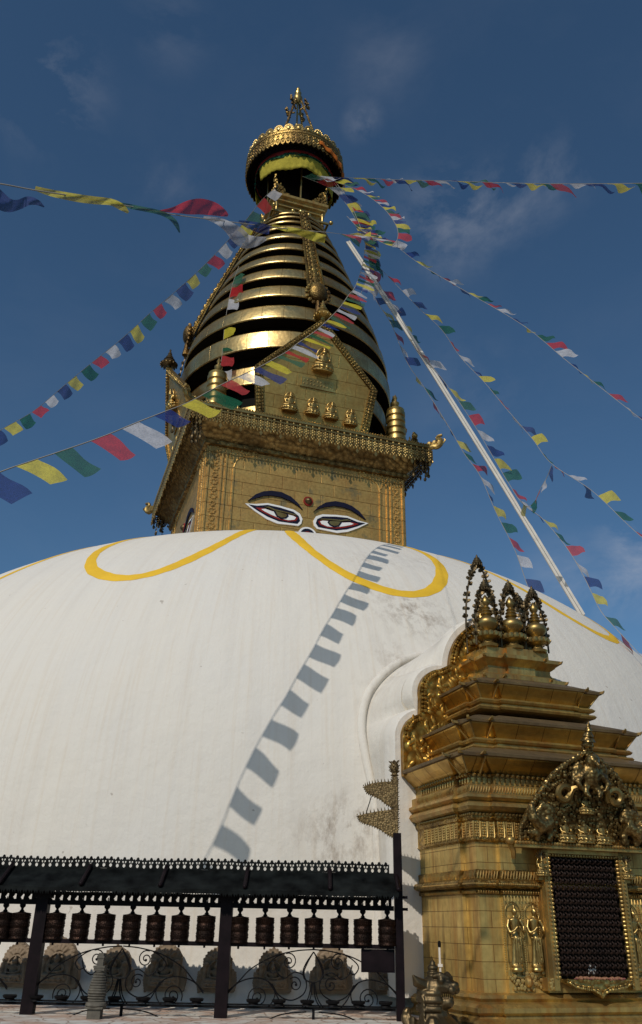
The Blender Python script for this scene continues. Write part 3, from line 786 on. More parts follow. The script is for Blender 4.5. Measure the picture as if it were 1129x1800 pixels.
# pinnacle
g = MB()
g.lathe([(.3, 23.9), (.34, 24.05), (.18, 24.1), (.1, 24.4), (.15, 24.6), (.2, 24.75), (.12, 24.85), (.04, 24.95), (.03, 25.4), (.09, 25.45), (.09, 25.6), (.03, 25.65), (.03, 26.8)], 18)
g.lathe([(.05, 26.7), (.14, 26.8), (.16, 26.95), (.1, 27.1), (.12, 27.2), (.06, 27.3), (.08, 27.38), (0, 27.55)], 14)
pin = SB(g, 'pinnacle', M_plain, True)
for k in range(4):
    a = k * PI / 2 + PI / 4; g = MB()
    p0 = Vector((1.02 * math.cos(a), 1.02 * math.sin(a), 23.7)); p1 = Vector((.07 * math.cos(a), .07 * math.sin(a), 27.0))
    pts = [p0.lerp(p1, i / 20) for i in range(21)]
    g.tube(pts, .036, 6)
    for i in range(40): g.ball(p0.lerp(p1, i / 40) + Vector((random.uniform(-.02, .02), random.uniform(-.02, .02), 0)), .036, 1, 1, 1.2, 5, 4)
    for i in range(18):
        b_ = random.uniform(0, 2 * PI); r_ = random.uniform(0, .13)
        g.ball((.36 * math.cos(a) + r_ * math.cos(b_) * .9, .36 * math.sin(a) + r_ * math.cos(b_) * .9, 26.45 + r_ * math.sin(b_) * 1.2), .045, 1, 1, 1, 5, 4)
    g.tube([(.1 * math.cos(a), .1 * math.sin(a), 26.3), (.32 * math.cos(a), .32 * math.sin(a), 26.4)], .03, 6)
    g.build('finial_stay', M_orn_s, pin, True)

# ================================================================== GILDED SHRINE
SZ = .5
shr = thing('gilded_shrine', 'gilded copper shrine with tiered roof and lattice door built against the white dome', 'shrine', tuple(Lw(0, 10.35, SZ)), ALPHA)
OC = 10.35
def HB(mb, name, mats, smooth=False, parent=None, label=None, rot=None, loc=None):
    o = mb.build(name, mats, parent or shr, smooth, label, rot=rot, loc=loc)
    if parent is None and loc is None: o.location.z = -SZ
    return o
def plan(Wd, back=.02, dz=0):
    s = .045; k = .27
    h = [(-Wd, back), (-Wd, -(Wd - k)), (-Wd + s, -(Wd - k)), (-Wd + s, -(Wd - s)), (-Wd + k, -(Wd - s)), (-Wd + k, -Wd)]
    return h + [(-x, y) for x, y in h[::-1]]
def tier(pr): return [[(x, y, z) for x, y in plan(w)] for w, z in pr]
def part(name, pr, m, smooth=False):
    g = MB(); g.loft([[(x, y, z) for x, y in plan(w, .10 if z < 3.07 else .02)] for w, z in pr]); return HB(g, name, m, smooth)
part('base', [(1.46, .3), (1.46, .62), (1.40, .64), (1.40, .72), (1.34, .74), (1.34, .80), (1.28, .83), (1.24, .87), (1.25, .90), (1.20, .93), (1.19, .95), (1.225, .975), (1.225, 1.01), (1.19, 1.035), (1.14, 1.05), (1.16, 1.075), (1.14, 1.10), (1.10, 1.115)], M_shr_p)
part('wall', [(1.075, 1.10), (1.075, 1.90)], M_shr)
part('leaf_moulding', [(1.08, 1.895), (1.10, 1.90), (1.105, 1.925), (1.09, 1.935), (1.12, 1.945), (1.155, 1.96), (1.16, 1.985), (1.145, 2.005), (1.10, 2.02), (1.105, 2.09), (1.08, 2.10)], M_shr_o)
part('upper_wall', [(1.075, 2.09), (1.075, 2.345)], M_shr)
part('frieze', [(1.085, 2.335), (1.105, 2.35), (1.095, 2.36), (1.095, 2.52), (1.11, 2.53), (1.12, 2.55), (1.12, 2.59), (1.14, 2.60)], M_shr_o)
part('cornice', [(1.13, 2.595), (1.165, 2.61), (1.19, 2.64), (1.175, 2.67), (1.145, 2.69), (1.16, 2.70), (1.19, 2.72), (1.185, 2.745), (1.15, 2.76), (1.15, 2.83), (1.10, 2.85), (1.10, 2.93), (1.13, 2.94)], M_shr_p)
part('soffit', [(1.10, 2.935), (1.12, 2.95), (1.15, 2.98), (1.20, 3.02), (1.245, 3.065), (1.25, 3.08)], M_cove)
part('lower_roof', [(1.24, 3.075), (1.285, 3.08), (1.29, 3.105), (1.275, 3.115), (1.17, 3.145), (1.07, 3.185), (1.0, 3.215), (.93, 3.22)], M_roof)
def tier_set(w, z, nm):
    """neck mouldings, concave cove and roof slab of one stage; z = eave height"""
    part('neck', [(w - .13, z - .28), (w - .075, z - .272), (w - .06, z - .25), (w - .075, z - .23), (w - .115, z - .222), (w - .115, z - .207), (w - .08, z - .20), (w - .065, z - .18), (w - .09, z - .155), (w - .13, z - .15)], M_shr_p)
    part('cove', [(w - .145, z - .155), (w - .125, z - .15), (w - .10, z - .115), (w - .068, z - .07), (w - .035, z - .03), (w - .03, z - .015)], M_cove)
    part('roof', [(w - .04, z - .018), (w - .005, z - .015), (w, z + .01), (w - .015, z + .02), (w - .1, z + .06), (w - .22, z + .105), (w - .3, z + .12)], M_roof)
tier_set(1.05, 3.48, 'lower')
tier_set(.82, 3.95, 'middle')
part('top_neck', [(.50, 4.06), (.56, 4.07), (.56, 4.12), (.50, 4.14), (.44, 4.17), (.44, 4.25), (.50, 4.30), (.53, 4.32), (.53, 4.36), (.47, 4.37), (.44, 4.39), (.44, 4.47), (.40, 4.47)], M_shr_p)
# horns on roof corners
for (w, z, s) in ((1.29, 3.105, .75), (1.05, 3.49, .7), (.82, 3.96, .7), (.53, 4.34, .65), (.56, 4.10, .6)):
    for sx in (-1, 1):
        for (x, y, a) in ((w, -(w - .27), 0), (w - .045, -(w - .045), -45), (w - .27, -w, -90)):
            g = MB()
            g.loft([[(-.05 * s, -.035 * s, -.018), (-.05 * s, .035 * s, -.018), (-.05 * s, 0, .014)], [(.012 * s, -.028 * s, -.014), (.012 * s, .028 * s, -.014), (.012 * s, 0, .016)], [(.036 * s, -.02 * s, .006 * s), (.036 * s, .02 * s, .006 * s), (.032 * s, 0, .03 * s)], [(.042 * s, -.012, .028 * s), (.042 * s, .012, .028 * s), (.034 * s, 0, .036 * s)]])
            ang = R(a) if sx > 0 else PI - R(a)
            HB(g, 'corner_horn', M_shr_p, False, loc=(sx * x, y, z - SZ), rot=(0, 0, ang))
# brackets dividing the coves, dentil beads, embossed bands
g = MB()
def run_edges(w):
    s = .045; k = .27; out_ = []
    segs = [((-w, -.05), (-w, -(w - k)), (-1, 0)), ((-w + s, -(w - k)), (-w + s, -(w - s)), (-1, 0)), ((-w + s, -(w - s)), (-w + k, -(w - s)), (0, -1)), ((-w + k, -w), (w - k, -w), (0, -1)),
            ((w - k, -(w - s)), (w - s, -(w - s)), (0, -1)), ((w - s, -(w - s)), (w - s, -(w - k)), (1, 0)), ((w, -(w - k)), (w, -.05), (1, 0))]
    return segs
def along(w, step, fn, gap=0):
    for a, b, nrm in run_edges(w):
        L_ = math.hypot(b[0] - a[0], b[1] - a[1]); n = max(1, int(round(L_ / step)))
        for i in range(n):
            f = (i + .5) / n
            if gap and nrm == (0, -1) and abs(a[0] + (b[0] - a[0]) * f) < gap: continue
            fn(a[0] + (b[0] - a[0]) * f, a[1] + (b[1] - a[1]) * f, nrm)
def d1(x, y, n):
    g.ball((x, y, 2.895), .017, 1, 1, 1.25, 6, 4); g.ball((x + n[0] * .03, y + n[1] * .03, 2.93), .019, 1, 1, 1, 6, 4)
    g.box(x - .011, x + .011, y - .011, y + .011, 2.86, 2.90)
along(1.105, .055, d1)
along(1.13, .036, lambda x, y, n: g.ball((x, y, 2.575), .016, 1, 1, .9, 6, 4))
HB(g, 'dentil_beads', M_fig, True)
g = MB()
def leaf(z0, z1, lean):
    def f(x, y, n):
        tx, ty = -n[1], n[0]; r = .007
        g.tube([(x + n[0] * .004 + tx * lean, y + n[1] * .004 + ty * lean, z1), (x + n[0] * .012, y + n[1] * .012, (z0 + z1) / 2), (x + n[0] * .006 - tx * lean * .4, y + n[1] * .006 - ty * lean * .4, z0)], [.004, r, .005], 5)
    return f
along(1.105, .03, leaf(2.022, 2.088, .012), .45); HB(g, 'leaf_band', M_shr_p, True); g = MB(); along(1.10, .026, leaf(1.90, 1.93, .0), .45); HB(g, 'leaf_band', M_shr_p, True); g = MB(); along(1.15, .03, leaf(2.77, 2.825, .012)); HB(g, 'leaf_band', M_shr_p, True); g = MB()
along(1.158, .02, lambda x, y, n: g.ball((x, y, 1.975), .011, 1, 1, .8, 5, 4), .47)
HB(g, 'beaded_roll', M_shr_p, True)
g = MB()
def panel(x, y, n):
    tx, ty = abs(n[1]), abs(n[0])
    for s in (-1, 1):
        cx, cy = x + tx * s * .032, y + ty * s * .032
        g.tube([(cx, cy, 2.515), (cx, cy, 2.385), (x + tx * s * .02, y + ty * s * .02, 2.37)], .005, 4)
    for i in range(6):
        for s in (-1, 1):
            g.ball((x + tx * s * .012, y + ty * s * .012, 2.385 + i * .023), .011, 1, 1, 1, 5, 4)
along(1.097, .085, panel); HB(g, 'frieze_panels', M_shr_p, True)
# seams between cove sheets are ribs; three ribs per stage face
for (w, z) in ((1.25, 3.08), (1.02, 3.465), (.79, 3.935)):
    for sx in (-1, 1):
        for (x, y, nx, ny) in ((w, -(w - .27), 1, 0), (w - .045, -(w - .045), .7, -.7), (w - .27, -w, 0, -1)):
            g = MB(); g.tube([(sx * (x - nx * .13 * 1), y - ny * .13, z - .14), (sx * (x - nx * .07), y - ny * .07, z - .075), (sx * x, y, z)], [.009, .008, .011], 6)
            HB(g, 'cove_rib', M_shr_p, True)
# lobed orange-gilt back plate
g = MB(); o_ = lobes(0, 3.06); g.loft([[(x, .09, z) for x, z in o_], [(x, .015, z) for x, z in o_]]); lob = HB(g, 'back_plate', M_lobe, False)
g = MB(); pl = o_[2:-2]; acc_ = [0]
for i in range(1, len(pl)): acc_.append(acc_[-1] + math.hypot(pl[i][0] - pl[i - 1][0], pl[i][1] - pl[i - 1][1]))
tot = acc_[-1]; m = int(tot / .045)
cen = (0, 3.6)
for i in range(m):
    s_ = (i + .5) * tot / m; k = max(j for j in range(len(acc_)) if acc_[j] <= s_); k = min(k, len(pl) - 2); f = (s_ - acc_[k]) / (acc_[k + 1] - acc_[k] + 1e-9)
    x = pl[k][0] * (1 - f) + pl[k + 1][0] * f; z = pl[k][1] * (1 - f) + pl[k + 1][1] * f
    dx, dz = pl[k + 1][0] - pl[k][0], pl[k + 1][1] - pl[k][1]; L_ = math.hypot(dx, dz) + 1e-9; nx, nz2 = dz / L_, -dx / L_
    for q, r in ((.02, .016), (.055, .024)): g.ball((x + nx * q, -.0, z + nz2 * q), r, 1, 1, 1, 6, 4)
for i in range(260):
    zz_ = random.uniform(3.1, 4.85); wmax = 1.2 if zz_ < 3.7 else (.98 if zz_ < 4.2 else .6 * math.sqrt(max(.05, 1 - ((zz_ - 4.25) / .7) ** 2)))
    x = random.choice((-1, 1)) * random.uniform(max(0, wmax - .45), wmax - .02); a = random.uniform(0, PI)
    g.ball((x, .012, zz_), random.uniform(.022, .042), 1.7, .32, .8, 8, 5, M=Matrix.Rotation(a, 3, 'Y'))
g.build('embossed_scrolls', M_lobe, lob, True)

# --- front bay: door, torana, standing figures
FY = -1.14; WY = -1.078
g = MB(); g.box(-.445, .445, FY + .006, -1.07, 1.118, 2.29); HB(g, 'door_bay', M_shr_p)
g = MB()
for (x0, x1, z0, z1) in ((-.44, -.385, 1.14, 2.30), (.385, .44, 1.14, 2.30), (-.44, .44, 2.25, 2.31)): g.box(x0, x1, FY - .075, FY + .02, z0, z1)
g.box(-.385, .385, FY - .04, FY + .01, 2.225, 2.25); g.box(-.385, .385, FY - .04, FY + .01, 1.20, 1.225)
for i in range(30):
    z = 1.24 + i * .0345
    for s in (-1, 1): g.ball((s * .372, FY - .055, z), .019, 1, 1, .85, 7, 5); g.ball((s * .41, FY - .08, z), .012, 1, 1, 1, 5, 4)
for i in range(24): g.ball((-.35 + i * .0305, FY - .05, 2.237), .012, 1, 1, 1, 5, 4)
HB(g, 'door_frame', M_shr_p, True)
g = MB(); g.box(-.385, .385, FY + .0, FY + .01, 1.22, 2.25); bk = HB(g, 'door_back', M_black)
g = MB(); n1, n2 = 12, 17
for j in range(n2):
    for i in range(n1):
        x = -.345 + .69 * (i + .5 * (j % 2)) / n1; z = 1.25 + .98 * j / n2
        g.tube([(x, FY - .03, z), (x + .02, FY - .045, z + .022), (x + .045, FY - .03, z + .03)], .010, 4)
        g.tube([(x + .045, FY - .035, z - .0), (x + .02, FY - .045, z + .02), (x, FY - .03, z + .045)], .007, 4)
        g.ball((x + .022, FY - .05, z + .024), .013, 1, 1, 1, 5, 4)
M_lat = gold('dark_lattice_bronze', (.07, .042, .03), (.012, .008, .008), .38, tarn=1.0, tscale=3, metal=.7)
HB(g, 'lattice_door', M_lat, True)

def standing():
    g = MB()
    g.lathe([(0, 0), (.12, 0), (.13, .03), (.1, .05), (.13, .08), (.1, .1), (0, .1)], 12, sy=.7)
    def el(w, d, z, x=0): return [(x + w * math.cos(a), d * math.sin(a), z) for a in [2 * PI * i / 10 for i in range(10)]]
    g.loft([el(.125, .06, .1), el(.105, .06, .2), el(.085, .06, .38), el(.10, .07, .5, .005), (el(.065, .05, .6, .0)), el(.085, .06, .7), el(.11, .06, .76), el(.04, .035, .80), el(.03, .03, .83)])
    g.ball((0, -.02, .885), .055, .95, 1, 1.15, 10, 7); g.ball((0, -.01, .955), .034, 1, 1, 1.1); g.ball((0, -.075, .88), .012, 1, 1, 1.5, 5, 4)
    for s in (-1, 1):
        g.tube([(s * .12, 0, .76), (s * .175, -.03, .65), (s * .15, -.07, .56)], [.036, .03, .026], 7); g.tube([(s * .15, -.07, .56), (s * .08, -.12, .60), (s * .015, -.13, .655)], [.026, .022, .024], 7)
    for i in range(4): g.tube([(-.07 + .045 * i, -.07, .50), (-.085 + .055 * i, -.078, .12)], .013, 4)
    g.tube([(-.11, -.02, .5), (0, -.075, .45), (.11, -.02, .5)], .014, 5)
    g.tube([(.16 * math.cos(R(a)), .03, .87 + .15 * math.sin(R(a))) for a in range(-60, 241, 15)], .014, 5)
    for s in (-1, 1): g.tube([(s * .13, .03, .76), (s * .17, .03, .5), (s * .16, .03, .12)], .010, 5)
    return g
st = standing(); _t = st.build('standing_figure', M_fig); STD = _t.data; bpy.data.objects.remove(_t)
def put_standing(x, y, z, h, parent=shr):
    o = bpy.data.objects.new('standing_figure', STD); COL.objects.link(o); o.parent = parent; o.location = (x, y, z - SZ); o.scale = (h * .86, h, h); remesh(o, .0115); return o
for x in (-.73, -.53, .53, .73): put_standing(x, WY - .03, 1.28, .54)
for x in (-.46, .46):
    g = MB(); g.box(x - .035, x + .035, FY - .06, FY, 2.02, 2.06); HB(g, 'capital_figure_shelf', M_shr_p)
    put_buddha(shr, (x, FY - .08, 2.05 - SZ), .17, name='capital_figure')
    g = MB()
    for a in range(-70, 71, 20): g.tube([(x, FY - .07, 2.2), (x + .07 * math.sin(R(a)), FY - .08, 2.2 + .07 * math.cos(R(a)))], [.012, .004], 4)
    HB(g, 'spiked_crown', M_bronze)
# bead frames round the niches, and embossed base panels
for s in (-1, 1):
    g = MB()
    for x in (.47, .63, .83):
        for i in range(30): g.ball((s * x, WY - .012, 1.28 + i * .0185), .0085, 1, 1, 1, 5, 4)
    for i in range(11): g.tube([(s * (.46 + i * .034), WY - .01, 1.885), (s * (.455 + i * .034), WY - .018, 1.84)], .006, 4)
    for i in range(80):
        x = s * (.63 + random.gauss(0, .08)); z = random.uniform(1.14, 1.27)
        g.ball((x, WY - .01, z), random.uniform(.012, .024), 1, 1, 1, 5, 4)
    g.ball((s * .63, WY - .03, 1.2), .04, 1, 1, 1.2); g.box(s * .43 - .06, s * .43 + .06, WY - .11, WY, 1.135, 1.235)
    for i in range(30): g.ball((s * .43 + random.uniform(-.05, .05), WY - .115, random.uniform(1.15, 1.23)), .016, 1, 1, 1, 5, 4)
    HB(g, 'embossed_panels', M_shr_p, True)
g = MB(); sh_ = [(-.335, 1.225), (-.335, 1.2), (-.26, 1.165), (-.19, 1.15), (-.09, 1.14), (-.03, 1.115), (0, 1.085), (.03, 1.115), (.09, 1.14), (.19, 1.15), (.26, 1.165), (.335, 1.2), (.335, 1.225)]
g.prism(sh_, FY - .12, FY - .03)
for (x0, z0), (x1, z1) in zip(sh_[1:-1], sh_[2:-1]):
    for i in range(5): f = i / 5; g.ball((x0 + (x1 - x0) * f, FY - .125, z0 + (z1 - z0) * f + .006), .012, 1, 1, 1, 5, 4); g.ball((x0 + (x1 - x0) * f, FY - .125, z0 + (z1 - z0) * f + .026), .008, 1, 1, 1, 5, 4)
HB(g, 'threshold_apron', M_shr_o, True)
g = MB()
for i in range(70):
    g.ball((random.uniform(-.24, .24), FY - .085 - random.random() * .04, 1.228 + random.random() * .012), random.uniform(.008, .02), 1.2, 1, .7, 5, 4)
g.cm = 1
for i in range(60): g.ball((random.uniform(-.26, .26), FY - .1 + random.uniform(-.03, .03), 1.232), random.uniform(.008, .014), 1.4, 1, .5, 5, 4)
off_ = g.build('offerings', [plain('marigold_orange', (.30, .14, .07), .7), plain('vermilion_powder', (.25, .08, .07), .8)], None, True)
off_.location = Lw(0, OC, 0); off_.rotation_euler = (0, 0, ALPHA)
tag(off_, 'scattered marigold petals and red powder lying on the shrine door sill', 'offerings')
# torana: leaning bronze pediment over the door
g = MB(); TL = .30
torp = [(-.66, 2.33), (-.67, 2.45), (-.61, 2.58), (-.54, 2.72), (-.45, 2.85), (-.35, 2.97), (-.24, 3.06), (-.12, 3.13), (0, 3.2)]
tp = torp + [(-x, z) for x, z in torp[::-1][1:]]
Mt = Matrix.Translation((0, FY - .07, 2.33)) @ Matrix.Rotation(TL, 4, 'X') @ Matrix.Translation((0, 0, -2.33))
g.prism(tp, 0, .05)
def inside(x, z, e=0):
    if z < 2.36 or z > 3.17: return False
    w = float(np.interp(z, [2.33, 2.45, 2.58, 2.72, 2.85, 2.97, 3.06, 3.13, 3.2], [.66, .67, .61, .54, .45, .35, .24, .12, 0])); return abs(x) < w - e
k = 0
while k < 520:
    x, z = random.uniform(-.72, .72), random.uniform(2.36, 3.15)
    if inside(x, z, .01): g.ball((x, -.01, z), random.uniform(.012, .028), 1, 1, 1, 5, 4); k += 1
for (x0, z0), (x1, z1) in zip(tp[:-1], tp[1:]):
    L_ = math.hypot(x1 - x0, z1 - z0); n = max(2, int(L_ / .032))
    for i in range(n): f = i / n; g.ball((x0 + (x1 - x0) * f, -.015, z0 + (z1 - z0) * f), .024 + .008 * (i % 2), 1, .8, 1, 6, 4)
base_ = MB(); base_.add(g, Mt); tor = HB(base_, 'torana', M_tor, True)
def TT(mb, name, mt=M_tor, rm_=None, smooth=True):
    q = MB(); q.add(mb, Mt); o = q.build(name, mt, tor, smooth)
    if rm_: remesh(o, rm_)
    return o
# winged guardian at the top
g = MB(); g.ball((0, -.06, 2.98), .115, .9, .8, 1.1, 10, 7); g.ball((0, -.09, 3.12), .07, 1, 1, 1, 10, 7); g.tube([(0, -.13, 3.12), (0, -.2, 3.09), (0, -.19, 3.05)], [.03, .02, .008], 6)
for s in (-1, 1):
    for a in range(5): g.tube([(s * .06, -.05, 3.02), (s * (.14 + a * .01), -.07, 3.08 - a * .035), (s * (.2 - a * .004), -.05, 3.03 - a * .055)], [.04, .03, .012], 6)
    g.tube([(s * .09, -.08, 3.0), (s * .17, -.12, 2.92), (s * .12, -.14, 2.85)], [.04, .03, .02], 6)
    g.tube([(s * .05, -.08, 2.9), (s * .08, -.13, 2.82), (s * .04, -.16, 2.8)], [.045, .03, .016], 6)
TT(g, 'winged_guardian', M_tor, .012)
for s in (-1, 1):   # coiled serpents
    g = MB(); pts = []
    for i in range(26): a = R(-40 + 15.5 * i); r = .078 - .0012 * i; pts.append((s * (-.28 + r * math.cos(a)), -.06 - .0012 * i, 2.80 + r * math.sin(a)))
    g.tube(pts, .03, 7); g.tube([(s * -.22, -.07, 2.77), (s * -.19, -.08, 2.85), (s * -.12, -.09, 2.88), (s * -.04, -.09, 2.84), (s * -.05, -.1, 2.88)], [.03, .028, .024, .02, .012], 6)
    TT(g, 'coiled_serpent', M_fig)
    g = MB()  # makara sea beast
    g.ball((s * .44, -.06, 2.62), .09, 1, .7, 1, 9, 6); g.tube([(s * .42, -.06, 2.55), (s * .52, -.1, 2.50), (s * .62, -.12, 2.58), (s * .64, -.1, 2.70)], [.08, .07, .05, .03], 8)
    g.tube([(s * .48, -.08, 2.5), (s * .56, -.1, 2.44), (s * .66, -.1, 2.45)], [.05, .04, .02], 7)
    g.tube([(s * .44, -.05, 2.53), (s * .4, -.07, 2.44), (s * .42, -.09, 2.37)], [.05, .04, .035], 7); g.tube([(s * .52, -.05, 2.48), (s * .53, -.07, 2.42), (s * .55, -.09, 2.37)], [.05, .04, .03], 7)
    for i in range(18): g.ball((s * (.36 + random.random() * .2), -.08, 2.5 + random.random() * .2), .028, 1, 1, 1, 5, 4)
    TT(g, 'sea_beast', M_tor, .012)
for (x, z, h) in ((-.2, 2.355, .24), (0, 2.355, .26), (.2, 2.355, .24), (0, 2.62, .2)):
    p = Mt @ Vector((x, -.05, z)); put_buddha(tor, tuple(p), h)
g = MB()
g.box(-.76, .76, -.07, .05, 2.285, 2.335)
for i in range(46): g.ball((-.74 + i * .033, -.075, 2.325), .017, 1, 1, 1, 6, 4)
for s in (-1, 1): g.ball((s * .79, -.04, 2.34), .045, 1, 1, .9, 10, 7); g.tube([(s * .78, -.02, 2.33), (s * .74, .0, 2.25), (s * .72, .04, 2.2)], [.03, .025, .02], 6)
q = MB(); q.add(g, Matrix.Translation((0, FY - .07, 0))); q.build('lintel', M_shr_p, tor, True)
g = MB(); g.lathe([(0, 3.16), (.045, 3.16), (.035, 3.22), (.055, 3.25), (.05, 3.28), (.075, 3.29), (.045, 3.33), (.055, 3.34), (.03, 3.38), (.038, 3.39), (.018, 3.43), (.022, 3.44), (0, 3.48)], 14)
for i in range(12): a = i * PI / 6; g.ball((.05 * math.cos(a), .05 * math.sin(a), 3.22 + .03 * (i % 2)), .014, 1, 1, 1, 5, 4)
TT(g, 'umbrella_finial', M_tor)
# vases with leafy arches on the roof
def kalasha(h, bell=False):
    g = MB()
    if bell: pr = [(0, 0), (.13, 0), (.13, .04), (.08, .06), (.07, .10), (.15, .14), (.16, .17), (.10, .19), (.12, .22), (.14, .25), (.13, .28), (.09, .33), (.075, .42), (.07, .47), (.03, .49), (.05, .52), (.065, .55), (.05, .59), (.06, .60), (.03, .63), (.045, .66), (.02, .69), (.025, .71), (0, .74)]
    else: pr = [(0, 0), (.11, 0), (.12, .03), (.075, .05), (.06, .09), (.13, .12), (.145, .15), (.11, .18), (.07, .20), (.09, .22), (.13, .27), (.135, .31), (.115, .35), (.06, .38), (.05, .40), (.075, .41), (.05, .44), (.065, .45), (.04, .48), (.055, .49), (.03, .52), (.05, .55), (.055, .58), (.03, .63), (0, .67)]
    g.lathe([(r * h, z * h) for r, z in pr], 20)
    for i in range(14):
        a = i * PI / 7; g.ball((.135 * h * math.cos(a), .135 * h * math.sin(a), .145 * h), .032 * h, 1, 1, 1.2, 6, 4)
    return g
def leaf_arch(h, w, top):
    g = MB()
    for ang in (0,):
        pts = []
        for i in range(33):
            t_ = i / 32 * PI; x = -w * math.cos(t_) * (1 - .25 * math.sin(t_) ** 3); z = top * math.sin(t_) ** .75 * .97 + .02
            pts.append(Vector((x * math.cos(ang), x * math.sin(ang), z)))
        g.tube(pts, .012, 5)
        for i, p in enumerate(pts[1:-1]):
            for k2 in range(5):
                a = random.uniform(0, 2 * PI); d = Vector((math.cos(a), math.sin(a), random.uniform(-.1, .9))).normalized()
                g.ball(p + d * .024, .027, .35, .85, 1.15, 5, 4, M=d.to_track_quat('Z', 'Y').to_matrix())
    g.lathe([(0, top - .02), (.03, top - .02), (.062, top), (.066, top + .015), (.05, top + .03), (.052, top + .045), (.035, top + .06), (.036, top + .075), (.015, top + .09), (.012, top + .11), (0, top + .13)], 14)
    for i in range(12): a = i * PI / 6; g.ball((.058 * math.cos(a), .058 * math.sin(a), top - .02), .012, 1, 1, 1.8, 5, 4)
    return g
for (x, y, h, b, w, tp_) in ((-.34, -.34, .96, 0, .15, .72), (-.03, -.36, .98, 0, .15, .74), (.29, -.35, .94, 0, .145, .71), (-.22, .0, 1.08, 1, .21, 1.18), (.30, -.02, .8, 0, .15, .74)):
    k = HB(kalasha(h, b), 'roof_vase', M_fig, True, loc=(x, y, 4.47 - SZ)); leaf_arch(h, w, tp_).build('leafy_arch', M_bronze, k, True)

# ================================================================== PRAYER WHEEL FENCE
FYW, RYW = 8.6, 8.66
fence = thing('prayer_wheel_fence', 'black iron fence with sheet roof and scrollwork running along the foot of the dome', 'fence', (0, FYW, .87))
def FB(mb, name, mats=None, smooth=False, parent=None):
    o = mb.build(name, mats or M_iron, parent or fence, smooth)
    if parent is None: o.location = (0, -FYW, -.87)
    return o
XL, XR = -5.6, .77
def fx(px, py, Y=FYW): p = at_y(px, py, Y); return p.x, p.z
posts = [fx(393, 1700)[0], fx(60, 1700)[0]]; posts.append(2 * posts[1] - posts[0] - .02); XP = fx(703, 1700)[0]
for x in posts:
    g = MB(); g.box(x - .055, x + .055, FYW - .05, FYW + .05, .87, 1.80)
    g.box(x - .075, x + .075, FYW - .06, FYW + .06, 1.80, 1.90); FB(g, 'post', M_ironp)
g = MB(); g.box(XP - .038, XP + .038, FYW - .035, FYW + .035, .87, 2.42)
for z in (1.86, 1.76): g.box(XP + .04, XP + .085, FYW - .02, FYW + .02, z - .012, z + .012)
FB(g, 'corner_post', M_ironp)
# roof
ZR, ZE = 2.068, 1.885
g = MB()
for s in (-1, 1):
    y0, y1 = RYW, RYW + s * .30
    g.loft([[(x, y0, ZR), (x, y1, ZE), (x, y1, ZE - .012), (x, y0, ZR - .012)] for x in (XL, XR)])
FB(g, 'sheet_roof', M_sheet)
for px in (20, 157, 291, 434, 578, 706):
    a = at_y(px + 2, 1530, RYW); g = MB(); x = a.x if px < 700 else XR
    g.tube([(x, RYW - .01, ZR + .02), (x + .0, RYW - .285, ZE + .035)], .02, 8); g.ball((x, RYW - .285, ZE + .035), .022)
    FB(g, 'roof_batten', M_ironp, True)
def cut(x0, x1, y, z0, h, tile, rows, th=.006, zf=None):
    g = MB(); nr, nc = len(rows), len(rows[0]); n = int(round((x1 - x0) / tile)); tw = (x1 - x0) / n
    for k in range(n):
        dz = .004 * math.sin(k * .37) + .002 * math.sin(k * 1.7)
        for r, row in enumerate(rows):
            z1 = z0 + h * (nr - r) / nr + dz; z0_ = z0 + h * (nr - r - 1) / nr + dz; c = 0
            while c < nc:
                if row[c] == '#':
                    e = c
                    while e < nc and row[e] == '#': e += 1
                    g.box(x0 + tw * (k + c / nc), x0 + tw * (k + e / nc), y - th / 2, y + th / 2, z0_, z1); c = e
                else: c += 1
    return g
crest = ["....##....", "...####...", "...####...", "#.######.#", "##########", "##########", "##..##..##", "##..##..##", "###.##.###", "##########", "####..####", "###....###", "###....###", "###....###", "####..####", "##########", "##########"]
FB(cut(XL, XR - .06, RYW - .01, ZR - .005, .105, .064, crest), 'pierced_crest', M_sheet)
eave = ["##########", "##########", "##########", ".########.", "..##..##..", "...#...#.."]
FB(cut(XL, XR, RYW - .305, ZE - .05, .052, .05, eave), 'scalloped_eave', M_sheet)
FB(cut(XL, XR - .05, FYW - .02, 1.775, .085, .072, ["##########", "##########", "##########", "####..####", "###...####", "##....####", "###...####", "##########"]), 'pierced_valance', M_iron)
g = MB(); g.box(XL, XP - .045, FYW - .03, FYW + .03, 1.745, 1.785); FB(g, 'top_beam')
g = MB(); g.box(XL, XP - .045, FYW - .025, FYW + .025, 1.43, 1.465); FB(g, 'wheel_rail', M_ironp)
g = MB(); g.box(XL, XP - .045, FYW - .012, FYW + .012, .945, .965); g.tube([(XL, FYW - .02, .98), (XP, FYW - .02, .975)], .007, 6); FB(g, 'bottom_rail')
g = MB(); a = fx(635, 1668); b = fx(697, 1710); g.box(a[0], XP - .046, FYW - .02, FYW + .015, b[1], a[1]); g.box(a[0] + .015, XP - .06, FYW - .026, FYW - .02, b[1] + .015, a[1] - .015); FB(g, 'notice_plate', M_ironp)
